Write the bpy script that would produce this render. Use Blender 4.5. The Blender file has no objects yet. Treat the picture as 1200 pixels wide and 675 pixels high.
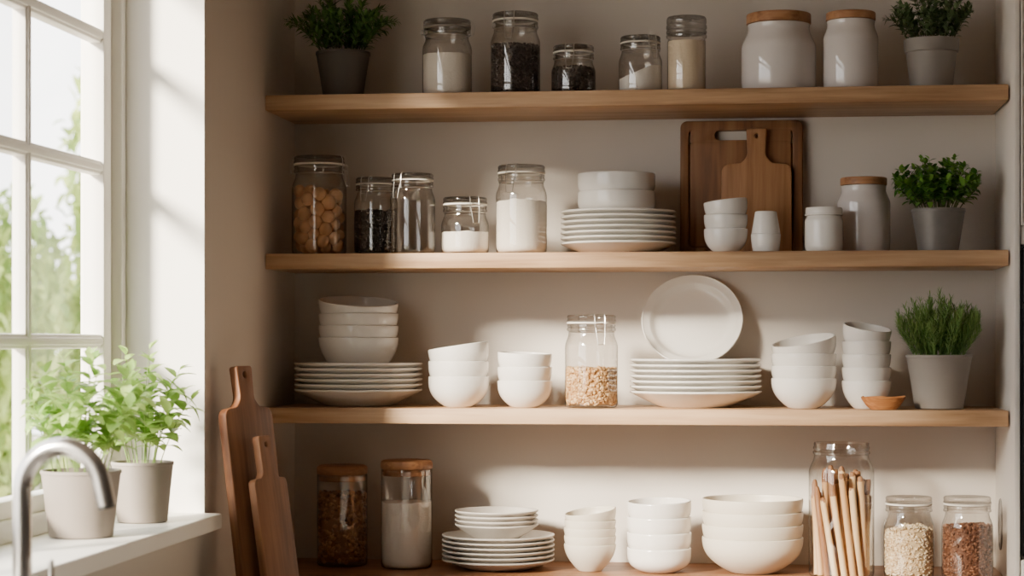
import bpy, bmesh, math, random
import numpy as np
from mathutils import Vector, Matrix, noise

PI = math.pi
C = bpy.context.scene.collection
random.seed(7)

# ------------------------------------------------------------------ camera numbers
F = 2400.0                       # focal length in pixels of the 1200 px wide frame
TH = math.atan(300 / F)          # camera turned left by this much
CT, ST = math.cos(TH), math.sin(TH)
ZC = 1.42                        # eye height
HV = 400.0                       # row of the horizon


def at(u, Y):
    """x position on the plane y = Y under column u, and its depth along the view axis"""
    q = (u - 600) / F
    X = Y * (q * CT - ST) / (CT + q * ST)
    return X, -X * ST + Y * CT


def zat(v, w):
    return ZC + (HV - v) * w / F


# ------------------------------------------------------------------ materials
def lin(c):
    return tuple((x / 12.92 if x <= 0.04045 else ((x + 0.055) / 1.055) ** 2.4) for x in [k / 255 for k in c]) + (1.0,)


def nodes(name):
    m = bpy.data.materials.new(name)
    m.use_nodes = True
    nt = m.node_tree
    b = nt.nodes['Principled BSDF']
    return m, nt, b


def plain(name, rgb, rough=0.5, metal=0.0, spec=0.5, bump=0.0, bscale=60, var=0.0, vscale=8, coat=0.0):
    m, nt, b = nodes(name)
    b.inputs['Base Color'].default_value = lin(rgb)
    b.inputs['Roughness'].default_value = rough
    b.inputs['Metallic'].default_value = metal
    b.inputs['Specular IOR Level'].default_value = spec
    b.inputs['Coat Weight'].default_value = coat
    b.inputs['Coat Roughness'].default_value = 0.08
    tc = nt.nodes.new('ShaderNodeTexCoord')
    if bump:
        n = nt.nodes.new('ShaderNodeTexNoise'); n.inputs['Scale'].default_value = bscale
        n.inputs['Detail'].default_value = 4
        bp = nt.nodes.new('ShaderNodeBump'); bp.inputs['Strength'].default_value = bump
        bp.inputs['Distance'].default_value = 0.004
        nt.links.new(tc.outputs['Object'], n.inputs['Vector'])
        nt.links.new(n.outputs['Fac'], bp.inputs['Height'])
        nt.links.new(bp.outputs['Normal'], b.inputs['Normal'])
    if var:
        n = nt.nodes.new('ShaderNodeTexNoise'); n.inputs['Scale'].default_value = vscale
        n.inputs['Detail'].default_value = 3
        r = nt.nodes.new('ShaderNodeValToRGB')
        c = lin(rgb)
        r.color_ramp.elements[0].position = 0.3
        r.color_ramp.elements[1].position = 0.7
        r.color_ramp.elements[0].color = tuple(x * (1 - var) for x in c[:3]) + (1,)
        r.color_ramp.elements[1].color = tuple(min(1, x * (1 + var)) for x in c[:3]) + (1,)
        nt.links.new(tc.outputs['Object'], n.inputs['Vector'])
        nt.links.new(n.outputs['Fac'], r.inputs['Fac'])
        nt.links.new(r.outputs['Color'], b.inputs['Base Color'])
    return m


def wood(name, dark, mid, light, axis='X', scale=1.0, rough=0.5):
    """long grain along one local axis: stretched noise, fine streaks and a few cathedral lines"""
    m, nt, b = nodes(name)
    tc = nt.nodes.new('ShaderNodeTexCoord')
    mp = nt.nodes.new('ShaderNodeMapping')
    s = [26 * scale] * 3
    s['XYZ'.index(axis)] = 1.6 * scale
    mp.inputs['Scale'].default_value = s
    oi = nt.nodes.new('ShaderNodeObjectInfo')
    cx = nt.nodes.new('ShaderNodeVectorMath'); cx.operation = 'ADD'
    mul = nt.nodes.new('ShaderNodeMath'); mul.operation = 'MULTIPLY'; mul.inputs[1].default_value = 13.7
    nt.links.new(oi.outputs['Random'], mul.inputs[0])
    nt.links.new(tc.outputs['Object'], cx.inputs[0])
    nt.links.new(mul.outputs[0], cx.inputs[1])
    nt.links.new(cx.outputs[0], mp.inputs['Vector'])
    n1 = nt.nodes.new('ShaderNodeTexNoise'); n1.inputs['Scale'].default_value = 1.0
    n1.inputs['Detail'].default_value = 6; n1.inputs['Distortion'].default_value = 0.9
    n2 = nt.nodes.new('ShaderNodeTexNoise'); n2.inputs['Scale'].default_value = 5.0
    n2.inputs['Detail'].default_value = 3
    nt.links.new(mp.outputs[0], n1.inputs['Vector'])
    nt.links.new(mp.outputs[0], n2.inputs['Vector'])
    mx = nt.nodes.new('ShaderNodeMath'); mx.operation = 'MULTIPLY_ADD'
    mx.inputs[1].default_value = 0.35
    nt.links.new(n2.outputs['Fac'], mx.inputs[0])
    s2 = nt.nodes.new('ShaderNodeMath'); s2.operation = 'MULTIPLY'; s2.inputs[1].default_value = 0.7
    nt.links.new(n1.outputs['Fac'], s2.inputs[0])
    nt.links.new(s2.outputs[0], mx.inputs[2])
    r = nt.nodes.new('ShaderNodeValToRGB')
    e = r.color_ramp.elements
    e[0].position = 0.36; e[0].color = lin(dark)
    e[1].position = 0.68; e[1].color = lin(light)
    k = e.new(0.5); k.color = lin(mid)
    nt.links.new(mx.outputs[0], r.inputs['Fac'])
    nt.links.new(r.outputs['Color'], b.inputs['Base Color'])
    bp = nt.nodes.new('ShaderNodeBump'); bp.inputs['Strength'].default_value = 0.15
    bp.inputs['Distance'].default_value = 0.002
    nt.links.new(mx.outputs[0], bp.inputs['Height'])
    nt.links.new(bp.outputs['Normal'], b.inputs['Normal'])
    b.inputs['Roughness'].default_value = rough
    b.inputs['Specular IOR Level'].default_value = 0.35
    return m


def thin_glass(name, centre=0.97, edge=0.62, refl=0.55, base=0.035, warm=(1, 0.985, 0.965)):
    m = bpy.data.materials.new(name)
    m.use_nodes = True
    nt = m.node_tree
    nt.nodes.clear()
    out = nt.nodes.new('ShaderNodeOutputMaterial')
    lw = nt.nodes.new('ShaderNodeLayerWeight'); lw.inputs['Blend'].default_value = 0.5
    p = nt.nodes.new('ShaderNodeMath'); p.operation = 'POWER'; p.inputs[1].default_value = 4.0
    nt.links.new(lw.outputs['Facing'], p.inputs[0])
    ma = nt.nodes.new('ShaderNodeMath'); ma.operation = 'MULTIPLY_ADD'
    ma.inputs[1].default_value = refl; ma.inputs[2].default_value = base
    nt.links.new(p.outputs[0], ma.inputs[0])
    p2 = nt.nodes.new('ShaderNodeMath'); p2.operation = 'POWER'; p2.inputs[1].default_value = 3.5
    nt.links.new(lw.outputs['Facing'], p2.inputs[0])
    mixc = nt.nodes.new('ShaderNodeMix'); mixc.data_type = 'RGBA'
    mixc.inputs['A'].default_value = tuple(centre * k for k in warm) + (1,)
    mixc.inputs['B'].default_value = tuple(edge * k for k in warm) + (1,)
    nt.links.new(p2.outputs[0], mixc.inputs['Factor'])
    tr = nt.nodes.new('ShaderNodeBsdfTransparent')
    nt.links.new(mixc.outputs['Result'], tr.inputs['Color'])
    gl = nt.nodes.new('ShaderNodeBsdfGlossy'); gl.inputs['Roughness'].default_value = 0.0
    mix = nt.nodes.new('ShaderNodeMixShader')
    nt.links.new(ma.outputs[0], mix.inputs[0])
    nt.links.new(tr.outputs[0], mix.inputs[1])
    nt.links.new(gl.outputs[0], mix.inputs[2])
    nt.links.new(mix.outputs[0], out.inputs['Surface'])
    return m


def leafy(name, dark, light, trans=0.35, rough=0.45):
    m = bpy.data.materials.new(name)
    m.use_nodes = True
    nt = m.node_tree
    nt.nodes.clear()
    out = nt.nodes.new('ShaderNodeOutputMaterial')
    g = nt.nodes.new('ShaderNodeNewGeometry')
    r = nt.nodes.new('ShaderNodeValToRGB')
    r.color_ramp.elements[0].color = lin(dark)
    r.color_ramp.elements[1].color = lin(light)
    nt.links.new(g.outputs['Random Per Island'], r.inputs['Fac'])
    b = nt.nodes.new('ShaderNodeBsdfPrincipled')
    b.inputs['Roughness'].default_value = rough
    b.inputs['Specular IOR Level'].default_value = 0.3
    nt.links.new(r.outputs['Color'], b.inputs['Base Color'])
    t = nt.nodes.new('ShaderNodeBsdfTranslucent')
    nt.links.new(r.outputs['Color'], t.inputs['Color'])
    mix = nt.nodes.new('ShaderNodeMixShader'); mix.inputs[0].default_value = trans
    nt.links.new(b.outputs[0], mix.inputs[1]); nt.links.new(t.outputs[0], mix.inputs[2])
    nt.links.new(mix.outputs[0], out.inputs['Surface'])
    return m


def grainy(name, cols, rough=0.6):
    """colour per loose grain"""
    m, nt, b = nodes(name)
    g = nt.nodes.new('ShaderNodeNewGeometry')
    r = nt.nodes.new('ShaderNodeValToRGB')
    r.color_ramp.elements[0].color = lin(cols[0])
    r.color_ramp.elements[1].color = lin(cols[-1])
    for i, c in enumerate(cols[1:-1]):
        k = r.color_ramp.elements.new((i + 1) / (len(cols) - 1)); k.color = lin(c)
    nt.links.new(g.outputs['Random Per Island'], r.inputs['Fac'])
    nt.links.new(r.outputs['Color'], b.inputs['Base Color'])
    b.inputs['Roughness'].default_value = rough
    return m


M = {}
M['paint'] = plain('wall paint', (208, 200, 190), 0.85, spec=0.2, bump=0.05, bscale=180)
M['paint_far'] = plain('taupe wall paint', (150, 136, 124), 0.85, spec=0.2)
M['paint_white'] = plain('white joinery paint', (232, 229, 222), 0.5, spec=0.35)
M['sill'] = plain('sill paint', (236, 233, 226), 0.45, spec=0.4)
M['cab'] = plain('cabinet lacquer', (222, 216, 208), 0.45, spec=0.4)
M['ceiling'] = plain('ceiling paint', (186, 176, 166), 0.9, spec=0.1)
M['floor'] = wood('floor oak', (84, 62, 44), (108, 80, 58), (126, 96, 70), 'Y', 0.5, 0.5)
M['oak'] = wood('oak shelf', (150, 114, 82), (178, 142, 106), (198, 164, 128), 'X', 1.0, 0.5)
M['counter'] = wood('worktop oak', (120, 80, 52), (146, 102, 70), (166, 122, 86), 'X', 0.8, 0.45)
M['walnut'] = wood('brown board wood', (104, 68, 44), (132, 90, 58), (150, 108, 72), 'Z', 1.0, 0.5)
M['beech'] = wood('board wood lighter', (138, 96, 62), (164, 118, 80), (182, 138, 96), 'Z', 1.0, 0.5)
M['reddish'] = wood('reddish board wood', (98, 60, 38), (124, 82, 55), (142, 98, 68), 'Z', 1.0, 0.5)
M['lidwood'] = wood('lid wood', (132, 90, 60), (158, 112, 76), (176, 130, 92), 'X', 1.6, 0.5)
M['dishwood'] = wood('dish wood', (140, 86, 46), (172, 112, 64), (196, 138, 86), 'X', 2.0, 0.5)
M['stick_a'] = wood('pale stick wood', (202, 168, 122), (220, 190, 146), (234, 208, 166), 'Z', 1.5, 0.55)
M['stick_b'] = wood('tan stick wood', (176, 132, 88), (200, 158, 112), (216, 180, 134), 'Z', 1.5, 0.55)
M['stick_c'] = wood('brown stick wood', (110, 72, 46), (140, 98, 66), (160, 118, 84), 'Z', 1.5, 0.55)
M['white'] = plain('white glazed porcelain', (226, 222, 216), 0.14, spec=0.5)
M['plate'] = plain('white plate glaze', (226, 222, 215), 0.18, spec=0.5)
M['cream'] = plain('cream stoneware', (204, 196, 180), 0.38, spec=0.45)
M['greywhite'] = plain('grey white stoneware', (194, 188, 180), 0.35, spec=0.45)
M['stoneware'] = plain('cloudy white canister glaze', (206, 200, 196), 0.02, spec=0.7)
M['glass'] = thin_glass('jar glass', 0.95, 0.22, 0.5, 0.12)
M['lidglass'] = thin_glass('jar lid glass', 0.74, 0.2, 0.5, 0.09)
M['clearlid'] = thin_glass('clear lid glass', 0.90, 0.3, 0.5, 0.09)
M['pane'] = thin_glass('window glass', 0.985, 0.9, 0.3, 0.02, (1, 1, 1))
M['seal'] = plain('pale rubber seal', (236, 230, 220), 0.6)
M['seal_dark'] = plain('grey rubber seal', (150, 142, 132), 0.6)
M['wire'] = plain('clip wire', (200, 196, 190), 0.28, metal=1.0)
M['steel'] = plain('brushed steel', (206, 203, 200), 0.25, metal=1.0)
M['flour'] = plain('flour', (238, 232, 222), 0.95, spec=0.1, bump=0.25, bscale=220)
M['sugar'] = plain('sugar', (240, 236, 228), 0.9, spec=0.2, bump=0.4, bscale=400)
M['creamfill'] = plain('cream powder', (228, 212, 186), 0.95, spec=0.1, bump=0.2, bscale=200)
M['black_beans'] = grainy('dark beans', [(30, 24, 21), (54, 44, 38), (84, 70, 62)], 0.4)
M['pepper'] = grainy('dark peppercorns', [(26, 20, 18), (48, 38, 32), (78, 64, 54)], 0.6)
M['lentil'] = grainy('dark lentils', [(28, 24, 24), (50, 44, 42), (74, 66, 62)], 0.5)
M['cluster'] = grainy('walnut pieces', [(110, 72, 46), (166, 120, 80), (204, 158, 114), (138, 94, 62)], 0.6)
M['chickpea'] = grainy('pale pulses', [(168, 124, 78), (208, 168, 116), (230, 200, 154)], 0.6)
M['oats'] = grainy('oat flakes', [(176, 146, 104), (226, 206, 170), (240, 226, 198)], 0.7)
M['brown'] = grainy('brown granules', [(84, 52, 36), (124, 82, 58), (156, 110, 82)], 0.6)
M['nut'] = plain('blanched nut', (228, 180, 136), 0.5, var=0.12, vscale=40, bump=0.2, bscale=120)
M['pot_dark'] = plain('dark grey pot', (84, 77, 71), 0.7, var=0.1)
M['pot_grey'] = plain('warm grey pot', (146, 138, 130), 0.65, var=0.06)
M['pot_mid'] = plain('mid grey pot', (132, 125, 118), 0.6, var=0.06)
M['pot_zinc'] = plain('zinc pot', (116, 111, 106), 0.5, metal=0.25, var=0.14, vscale=18)
M['pot_pale'] = plain('pale grey pot', (140, 130, 121), 0.6, var=0.05)
M['soil'] = plain('potting soil', (52, 38, 28), 0.95, bump=0.8, bscale=150, var=0.4, vscale=80)
M['basil'] = leafy('basil leaf', (122, 164, 72), (188, 216, 124), 0.42)
M['stem'] = plain('green stem', (120, 150, 70), 0.6)
M['fern'] = leafy('feathery leaf', (60, 98, 44), (112, 150, 76), 0.25)
M['thyme'] = leafy('small dark leaf', (68, 90, 56), (116, 138, 92), 0.25)
M['mint'] = leafy('mint leaf', (58, 104, 36), (126, 174, 74), 0.3)
M['rosemary'] = leafy('rosemary needle', (84, 124, 58), (150, 182, 104), 0.25)
M['darkstem'] = plain('woody stem', (88, 96, 56), 0.7)
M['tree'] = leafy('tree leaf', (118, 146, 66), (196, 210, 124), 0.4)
M['tree_dark'] = leafy('darker tree leaf', (96, 124, 58), (166, 186, 104), 0.4)  # darker leaf green for part of the garden trees
M['bark'] = plain('bark', (110, 96, 80), 0.9, bump=0.6, bscale=20)
M['lawn'] = plain('garden gravel', (150, 142, 132), 0.95, var=0.2, vscale=3)
M['oven'] = plain('dark oven glass', (58, 56, 54), 0.2, spec=0.6)
M['black'] = plain('black trim', (16, 16, 16), 0.4)
M['oven_steel'] = plain('oven steel', (110, 108, 106), 0.35, metal=0.9)
M['stone'] = plain('pale stone', (214, 208, 200), 0.4, var=0.04)


# ------------------------------------------------------------------ mesh helpers
def obj(name, bm, mat, parent=None, smooth=True, angle=40, loc=None, rot=None):
    me = bpy.data.meshes.new(name)
    bm.normal_update()
    bm.to_mesh(me)
    bm.free()
    return link(name, me, mat, parent, smooth, angle, loc, rot)


def link(name, me, mat, parent=None, smooth=True, angle=40, loc=None, rot=None):
    o = bpy.data.objects.new(name, me)
    C.objects.link(o)
    if mat is not None:
        me.materials.clear()
        me.materials.append(mat)
    if smooth:
        me.shade_smooth()
        me.set_sharp_from_angle(angle=math.radians(angle))
    if parent is not None:
        o.parent = parent
    if loc is not None:
        o.location = loc
    if rot is not None:
        o.rotation_euler = rot
    return o


def tag(o, label, cat, group=None, kind=None):
    o['label'] = label
    o['category'] = cat
    if group:
        o['group'] = group
    if kind:
        o['kind'] = kind
    return o


def thing(name, label, cat, loc=(0, 0, 0), rotz=0, group=None):
    o = bpy.data.objects.new(name, None)
    C.objects.link(o)
    o.location = loc
    o.rotation_euler = (0, 0, rotz)
    o.empty_display_size = 0.05
    return tag(o, label, cat, group)


def struct(name, bm, mat, parent=None, smooth=False):
    o = obj(name, bm, mat, parent, smooth)
    if parent is None:
        o['kind'] = 'structure'
    return o


def box(bm, lo, hi, bev=0.0, seg=2):
    t = bmesh.new()
    bmesh.ops.create_cube(t, size=1)
    for v in t.verts:
        v.co = Vector([lo[i] + (v.co[i] + 0.5) * (hi[i] - lo[i]) for i in range(3)])
    if bev:
        bmesh.ops.bevel(t, geom=t.edges[:], offset=bev, segments=seg, affect='EDGES', profile=0.5)
    merge(bm, t)
    return bm


def merge(bm, t, mat=None):
    if mat is not None:
        t.transform(mat)
    me = bpy.data.meshes.new('tmp')
    t.to_mesh(me)
    t.free()
    bm.from_mesh(me)
    bpy.data.meshes.remove(me)


def bx(lo, hi, bev=0.0, seg=2):
    return box(bmesh.new(), lo, hi, bev, seg)


def lathe(bm, prof, n=48):
    """prof: list of (r, z); r == 0 makes a pole. open or closed shell of revolution"""
    rings = []
    for r, z in prof:
        if r < 1e-7:
            rings.append([bm.verts.new((0, 0, z))])
        else:
            rings.append([bm.verts.new((r * math.cos(2 * PI * i / n), r * math.sin(2 * PI * i / n), z)) for i in range(n)])
    for a, b in zip(rings, rings[1:]):
        if len(a) == 1 and len(b) == 1:
            continue
        for i in range(n):
            j = (i + 1) % n
            if len(a) == 1:
                bm.faces.new((a[0], b[j], b[i]))
            elif len(b) == 1:
                bm.faces.new((a[i], a[j], b[0]))
            else:
                bm.faces.new((a[i], a[j], b[j], b[i]))
    bmesh.ops.recalc_face_normals(bm, faces=bm.faces[:])
    return bm


def lat(prof, n=48):
    return lathe(bmesh.new(), prof, n)


def tube(bm, pts, rad, n=8, closed=False, cap=True):
    pts = [Vector(p) for p in pts]
    N = len(pts)
    rad = rad if isinstance(rad, (list, tuple)) else [rad] * N
    rings = []
    prev = None
    for i, p in enumerate(pts):
        if closed:
            t = (pts[(i + 1) % N] - pts[i - 1]).normalized()
        else:
            t = (pts[min(i + 1, N - 1)] - pts[max(i - 1, 0)]).normalized()
        if prev is None:
            a = Vector((0, 0, 1)) if abs(t.z) < 0.9 else Vector((1, 0, 0))
            x = t.cross(a).normalized()
        else:
            x = (prev - t * prev.dot(t)).normalized()
        prev = x
        y = t.cross(x)
        rings.append([bm.verts.new(p + (x * math.cos(2 * PI * k / n) + y * math.sin(2 * PI * k / n)) * rad[i]) for k in range(n)])
    pairs = list(zip(rings, rings[1:]))
    if closed:
        pairs.append((rings[-1], rings[0]))
    for a, b in pairs:
        for k in range(n):
            j = (k + 1) % n
            bm.faces.new((a[k], a[j], b[j], b[k]))
    if cap and not closed:
        bm.faces.new(rings[0][::-1])
        bm.faces.new(rings[-1])
    return bm


def arc(cx, cy, r, a0, a1, n):
    return [(cx + r * math.cos(math.radians(a0 + (a1 - a0) * i / n)), cy + r * math.sin(math.radians(a0 + (a1 - a0) * i / n))) for i in range(n + 1)]


def rrect(x0, y0, x1, y1, r, n=6):
    return arc(x1 - r, y1 - r, r, 0, 90, n) + arc(x0 + r, y1 - r, r, 90, 180, n) + arc(x0 + r, y0 + r, r, 180, 270, n) + arc(x1 - r, y0 + r, r, 270, 360, n)


def slab(outlines, thick, bev):
    """flat plate with holes and rounded edges: outline in x-z, thickness along y (front at -y), as a mesh"""
    cu = bpy.data.curves.new('tmp', 'CURVE')
    cu.dimensions = '2D'
    cu.fill_mode = 'BOTH'
    for pts in outlines:
        s = cu.splines.new('POLY')
        s.points.add(len(pts) - 1)
        for q, (x, y) in zip(s.points, pts):
            q.co = (x, y, 0, 1)
        s.use_cyclic_u = True
    cu.extrude = thick / 2 - bev
    cu.bevel_depth = bev
    cu.bevel_resolution = 2
    cu.offset = -bev
    o = bpy.data.objects.new('tmp', cu)
    C.objects.link(o)
    dg = bpy.context.evaluated_depsgraph_get()
    dg.update()
    me = bpy.data.meshes.new_from_object(o.evaluated_get(dg))
    bpy.data.objects.remove(o)
    bpy.data.curves.remove(cu)
    me.transform(Matrix.Rotation(PI / 2, 4, 'X'))
    bm = bmesh.new()
    bm.from_mesh(me)
    bpy.data.meshes.remove(me)
    bmesh.ops.remove_doubles(bm, verts=bm.verts[:], dist=1e-5)
    return bm


# ------------------------------------------------------------------ the room
XL, XR = -1.103, 0.508            # niche side faces
YB, YS = 4.71, 4.42               # back wall, shelf front
YREV = 3.936                      # far reveal of the window
XO = -1.345                       # outer face of the left wall
HEAD = ZC + 0.94                  # window head
SILL = ZC - 0.339
CEIL = 2.75
YN = -1.6                         # wall behind the camera
XF = 2.9                          # far right wall

bm = bmesh.new()
W1 = (1.75, YREV)                 # window opening along y
box(bm, (XO, YREV, 0), (XL, YB + 0.15, CEIL))
for a, b in (W1,):
    box(bm, (XO, a, 0), (XL, b, SILL - 0.03))
    box(bm, (XO, a, HEAD), (XL, b, CEIL))
box(bm, (XO, YN - 0.1, 0), (XL, W1[0], CEIL))
struct('wall_left', bm, M['paint'])
struct('wall_back', bx((XL, YB, 0), (XF, YB + 0.15, CEIL)), M['paint'])
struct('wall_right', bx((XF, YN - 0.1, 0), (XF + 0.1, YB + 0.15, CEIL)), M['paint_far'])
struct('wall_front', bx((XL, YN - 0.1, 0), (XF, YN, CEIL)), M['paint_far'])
struct('floor', bx((XO, YN - 0.1, -0.1), (XF + 0.1, YB + 0.15, 0)), M['floor'])
struct('ceiling', bx((XO, YN - 0.1, CEIL), (XF + 0.1, YB + 0.15, CEIL + 0.1)), M['ceiling'])


def sash_window(name, y0, y1, cols, rows, z0, z1):
    """white casement with glazing bars; y grid and z grid are lists of bar centres"""
    bm = bmesh.new()
    fx0, fx1 = -1.335, -1.262
    # fixed frame with a stepped jamb
    for a, b in ((y0, y0 + 0.028), (y1 - 0.028, y1)):
        box(bm, (fx0, a, z0), (fx1, b, z1), 0.003)
    box(bm, (fx0 + .001, y0 + .025, z1 - 0.03), (fx1 - .001, y1 - .025, z1), 0.003)
    box(bm, (fx0 + .001, y0 + .025, z0), (fx1 - .001, y1 - .025, z0 + 0.038), 0.003)
    for a, b in ((y0 + 0.024, y0 + 0.062), (y1 - 0.062, y1 - 0.024)):
        box(bm, (fx0, a, z0), (fx1 - 0.022, b, z1), 0.003)
    root = struct(name, bm, M['paint_white'])
    # sash
    bm = bmesh.new()
    sx0, sx1 = -1.315, -1.272
    sy0, sy1 = y0 + 0.062, y1 - 0.062
    sz0, sz1 = z0 + 0.038, z1 - 0.03
    st = 0.045
    for a, b in ((sy0, sy0 + st), (sy1 - st, sy1)):
        box(bm, (sx0, a, sz0), (sx1, b, sz1), 0.004)
    box(bm, (sx0 + .001, sy0 + st - .003, sz0), (sx1 - .001, sy1 - st + .003, sz0 + 0.032), 0.004)
    box(bm, (sx0 + .001, sy0 + st - .003, sz1 - st), (sx1 - .001, sy1 - st + .003, sz1), 0.004)
    for y in cols:
        box(bm, (-1.304, y - 0.0135, sz0), (-1.278, y + 0.0135, sz1), 0.004)
        box(bm, (-1.30, y - 0.007, sz0), (-1.2745, y + 0.007, sz1), 0.003)
    for z in rows:
        box(bm, (-1.3032, sy0 + 0.02, z - 0.0135), (-1.2772, sy1 - 0.02, z + 0.0135), 0.004)
        box(bm, (-1.30, sy0 + 0.02, z - 0.007), (-1.2738, sy1 - 0.02, z + 0.007), 0.003)
    obj('sash_frame', bm, M['paint_white'], root)
    ys = [sy0 + 0.02] + list(cols) + [sy1 - 0.02]
    zs = [sz0 + 0.02] + list(rows) + [sz1 - 0.02]
    for ya, yb in zip(ys, ys[1:]):
        for za, zb in zip(zs, zs[1:]):
            bm = bmesh.new()
            vs = [bm.verts.new(c) for c in ((-1.291, ya, za), (-1.291, yb, za), (-1.291, yb, zb), (-1.291, ya, zb))]
            bm.faces.new(vs)
            obj('glass_pane', bm, M['pane'], root, smooth=False)
    return root


ROWS = [ZC + 0.0, ZC + 0.335, ZC + 0.59, ZC + 0.80]
cols1 = [3.435 - 0.405 * k for k in range(4)]
sash_window('window_1', W1[0] + 0.0032, W1[1] - 0.0032, cols1, ROWS, SILL, HEAD)
for nm, (a, b) in (('trim_sill', W1),):
    struct(nm, bx((XO - 0.04, a, SILL - 0.03), (-1.068, b, SILL), 0.003), M['sill'])

bm = bmesh.new()
box(bm, (XO + 0.006, YREV - 0.003, SILL + 0.0003), (XL - 0.0005, YREV + 0.0002, HEAD - 0.0003))
box(bm, (XO + 0.006, W1[0] - 0.0002, SILL + 0.0003), (XL - 0.0005, W1[0] + 0.003, HEAD - 0.0003))
struct('added_reveal_lining', bm, M['paint_white'])  # added thin white lining, brightens the sunlit reveals and bounces more light

# outside ground and trees
struct('ground_outside', bx((-40, -20, -0.6), (XO - 0.05, 40, -0.5)), M['lawn'])


def leaf(bm, p, d, up, L, Wd, bend=0.25, fold=0.2, lobes=((0.0, 0.06), (0.3, 0.85), (0.55, 1.0), (0.82, 0.55))):
    d = d.normalized()
    s = d.cross(up)
    if s.length < 1e-4:
        s = d.cross(Vector((1, 0, 0.3)))
    s.normalize()
    n = s.cross(d).normalized()
    rows = []
    for t, wd in lobes:
        c = p + d * (L * t) - n * (L * bend * t * t)
        rows.append((bm.verts.new(c - s * (Wd / 2 * wd) + n * (fold * Wd * wd / 2)), bm.verts.new(c), bm.verts.new(c + s * (Wd / 2 * wd) + n * (fold * Wd * wd / 2))))
    tip = bm.verts.new(p + d * L - n * (L * bend))
    for a, b in zip(rows, rows[1:]):
        bm.faces.new((a[0], a[1], b[1], b[0]))
        bm.faces.new((a[1], a[2], b[2], b[1]))
    bm.faces.new((rows[-1][0], rows[-1][1], tip))
    bm.faces.new((rows[-1][1], rows[-1][2], tip))


def rvec(rng):
    while True:
        v = Vector((rng.uniform(-1, 1), rng.uniform(-1, 1), rng.uniform(-1, 1)))
        if 0.05 < v.length < 1:
            return v.normalized()


def tree_crown(seed, n=5200):
    rng = random.Random(seed)
    bm = bmesh.new()
    blobs = [(Vector((rng.uniform(-.62, .62), rng.uniform(-.62, .62), rng.uniform(-0.75, .85))), rng.uniform(.22, .45)) for _ in range(26)]
    for i in range(n):
        c, r = rng.choice(blobs)
        d = rvec(rng)
        p = c + d * r * rng.uniform(.7, 1.0)
        leaf(bm, p, rvec(rng), Vector((0, 0, 1)), .13, .085)
    return bm


def tree(x, y, hgt, rad, seed, mat, label):
    t = thing('garden_tree', label, 'tree', (x, y, -0.5), rng_.uniform(0, 6), 'trees beyond the window')
    bm = bmesh.new()
    pts = [Vector((0, 0, 0)), Vector((.03, .02, hgt * .3)), Vector((-.02, .03, hgt * .6)), Vector((0, 0, hgt * .85))]
    tube(bm, pts, [.09, .07, .05, .02], 8)
    obj('trunk', bm, M['bark'], t)
    o = obj('crown', tree_crown(seed), mat, t)
    o.location = (0, 0, hgt * .55)
    o.scale = (rad, rad, hgt * .45)
    return t


rng_ = random.Random(3)
spots = [(-4.75, 11.2, 3.1, 0.72, 'tree', 'leafy green tree filling the lower left window panes'),
         (-4.05, 12.9, 3.45, 0.72, 'tree', 'pale green tree with highest crown, seen through the panes beside the right window stile'),
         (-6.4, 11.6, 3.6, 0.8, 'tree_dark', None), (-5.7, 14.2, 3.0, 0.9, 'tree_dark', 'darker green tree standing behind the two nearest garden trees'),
         (-2.2, 13.6, 3.4, 0.9, 'tree', None), (-7.9, 10.4, 3.4, 0.7, 'tree', None), (-3.6, 16.0, 3.2, 0.9, 'tree_dark', None)]
for i, (x, y, h, r, mk, lb) in enumerate(spots):
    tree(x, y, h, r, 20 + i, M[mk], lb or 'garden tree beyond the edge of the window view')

# ------------------------------------------------------------------ shelves and worktops
SZ = {1: ZC + 0.5435, 2: ZC + 0.1935, 3: ZC - 0.1465, 4: ZC - 0.508}
TK = 0.034
for k, lb in ((1, 'topmost oak wall shelf, holding three canisters and five glass jars between two plants'),
              (2, 'middle oak wall shelf, holding the wooden boards and the jar of big nuts'),
              (3, 'lowest oak wall shelf, holding the upright plate and the rosemary pot')):
    tag(obj('wall_shelf', bx((XL + 0.001, YS, SZ[k] - TK), (XR - 0.004, YB - 0.0005, SZ[k]), 0.0025), M['oak']), lb, 'shelf', 'oak wall shelves')
tag(obj('worktop', bx((XL + 0.001, 4.08, SZ[4] - 0.04), (XR - 0.001, YB - 0.0005, SZ[4]), 0.003), M['counter']),
    'brown wooden worktop under the lowest row of jars and bowls', 'worktop')
tag(obj('worktop', bx((XL + 0.001, 0.4, SZ[4] - 0.04), (-0.48, 4.079, SZ[4]), 0.003), M['stone']),
    'pale worktop below the window sill, carrying the steel tap', 'worktop')


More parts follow.
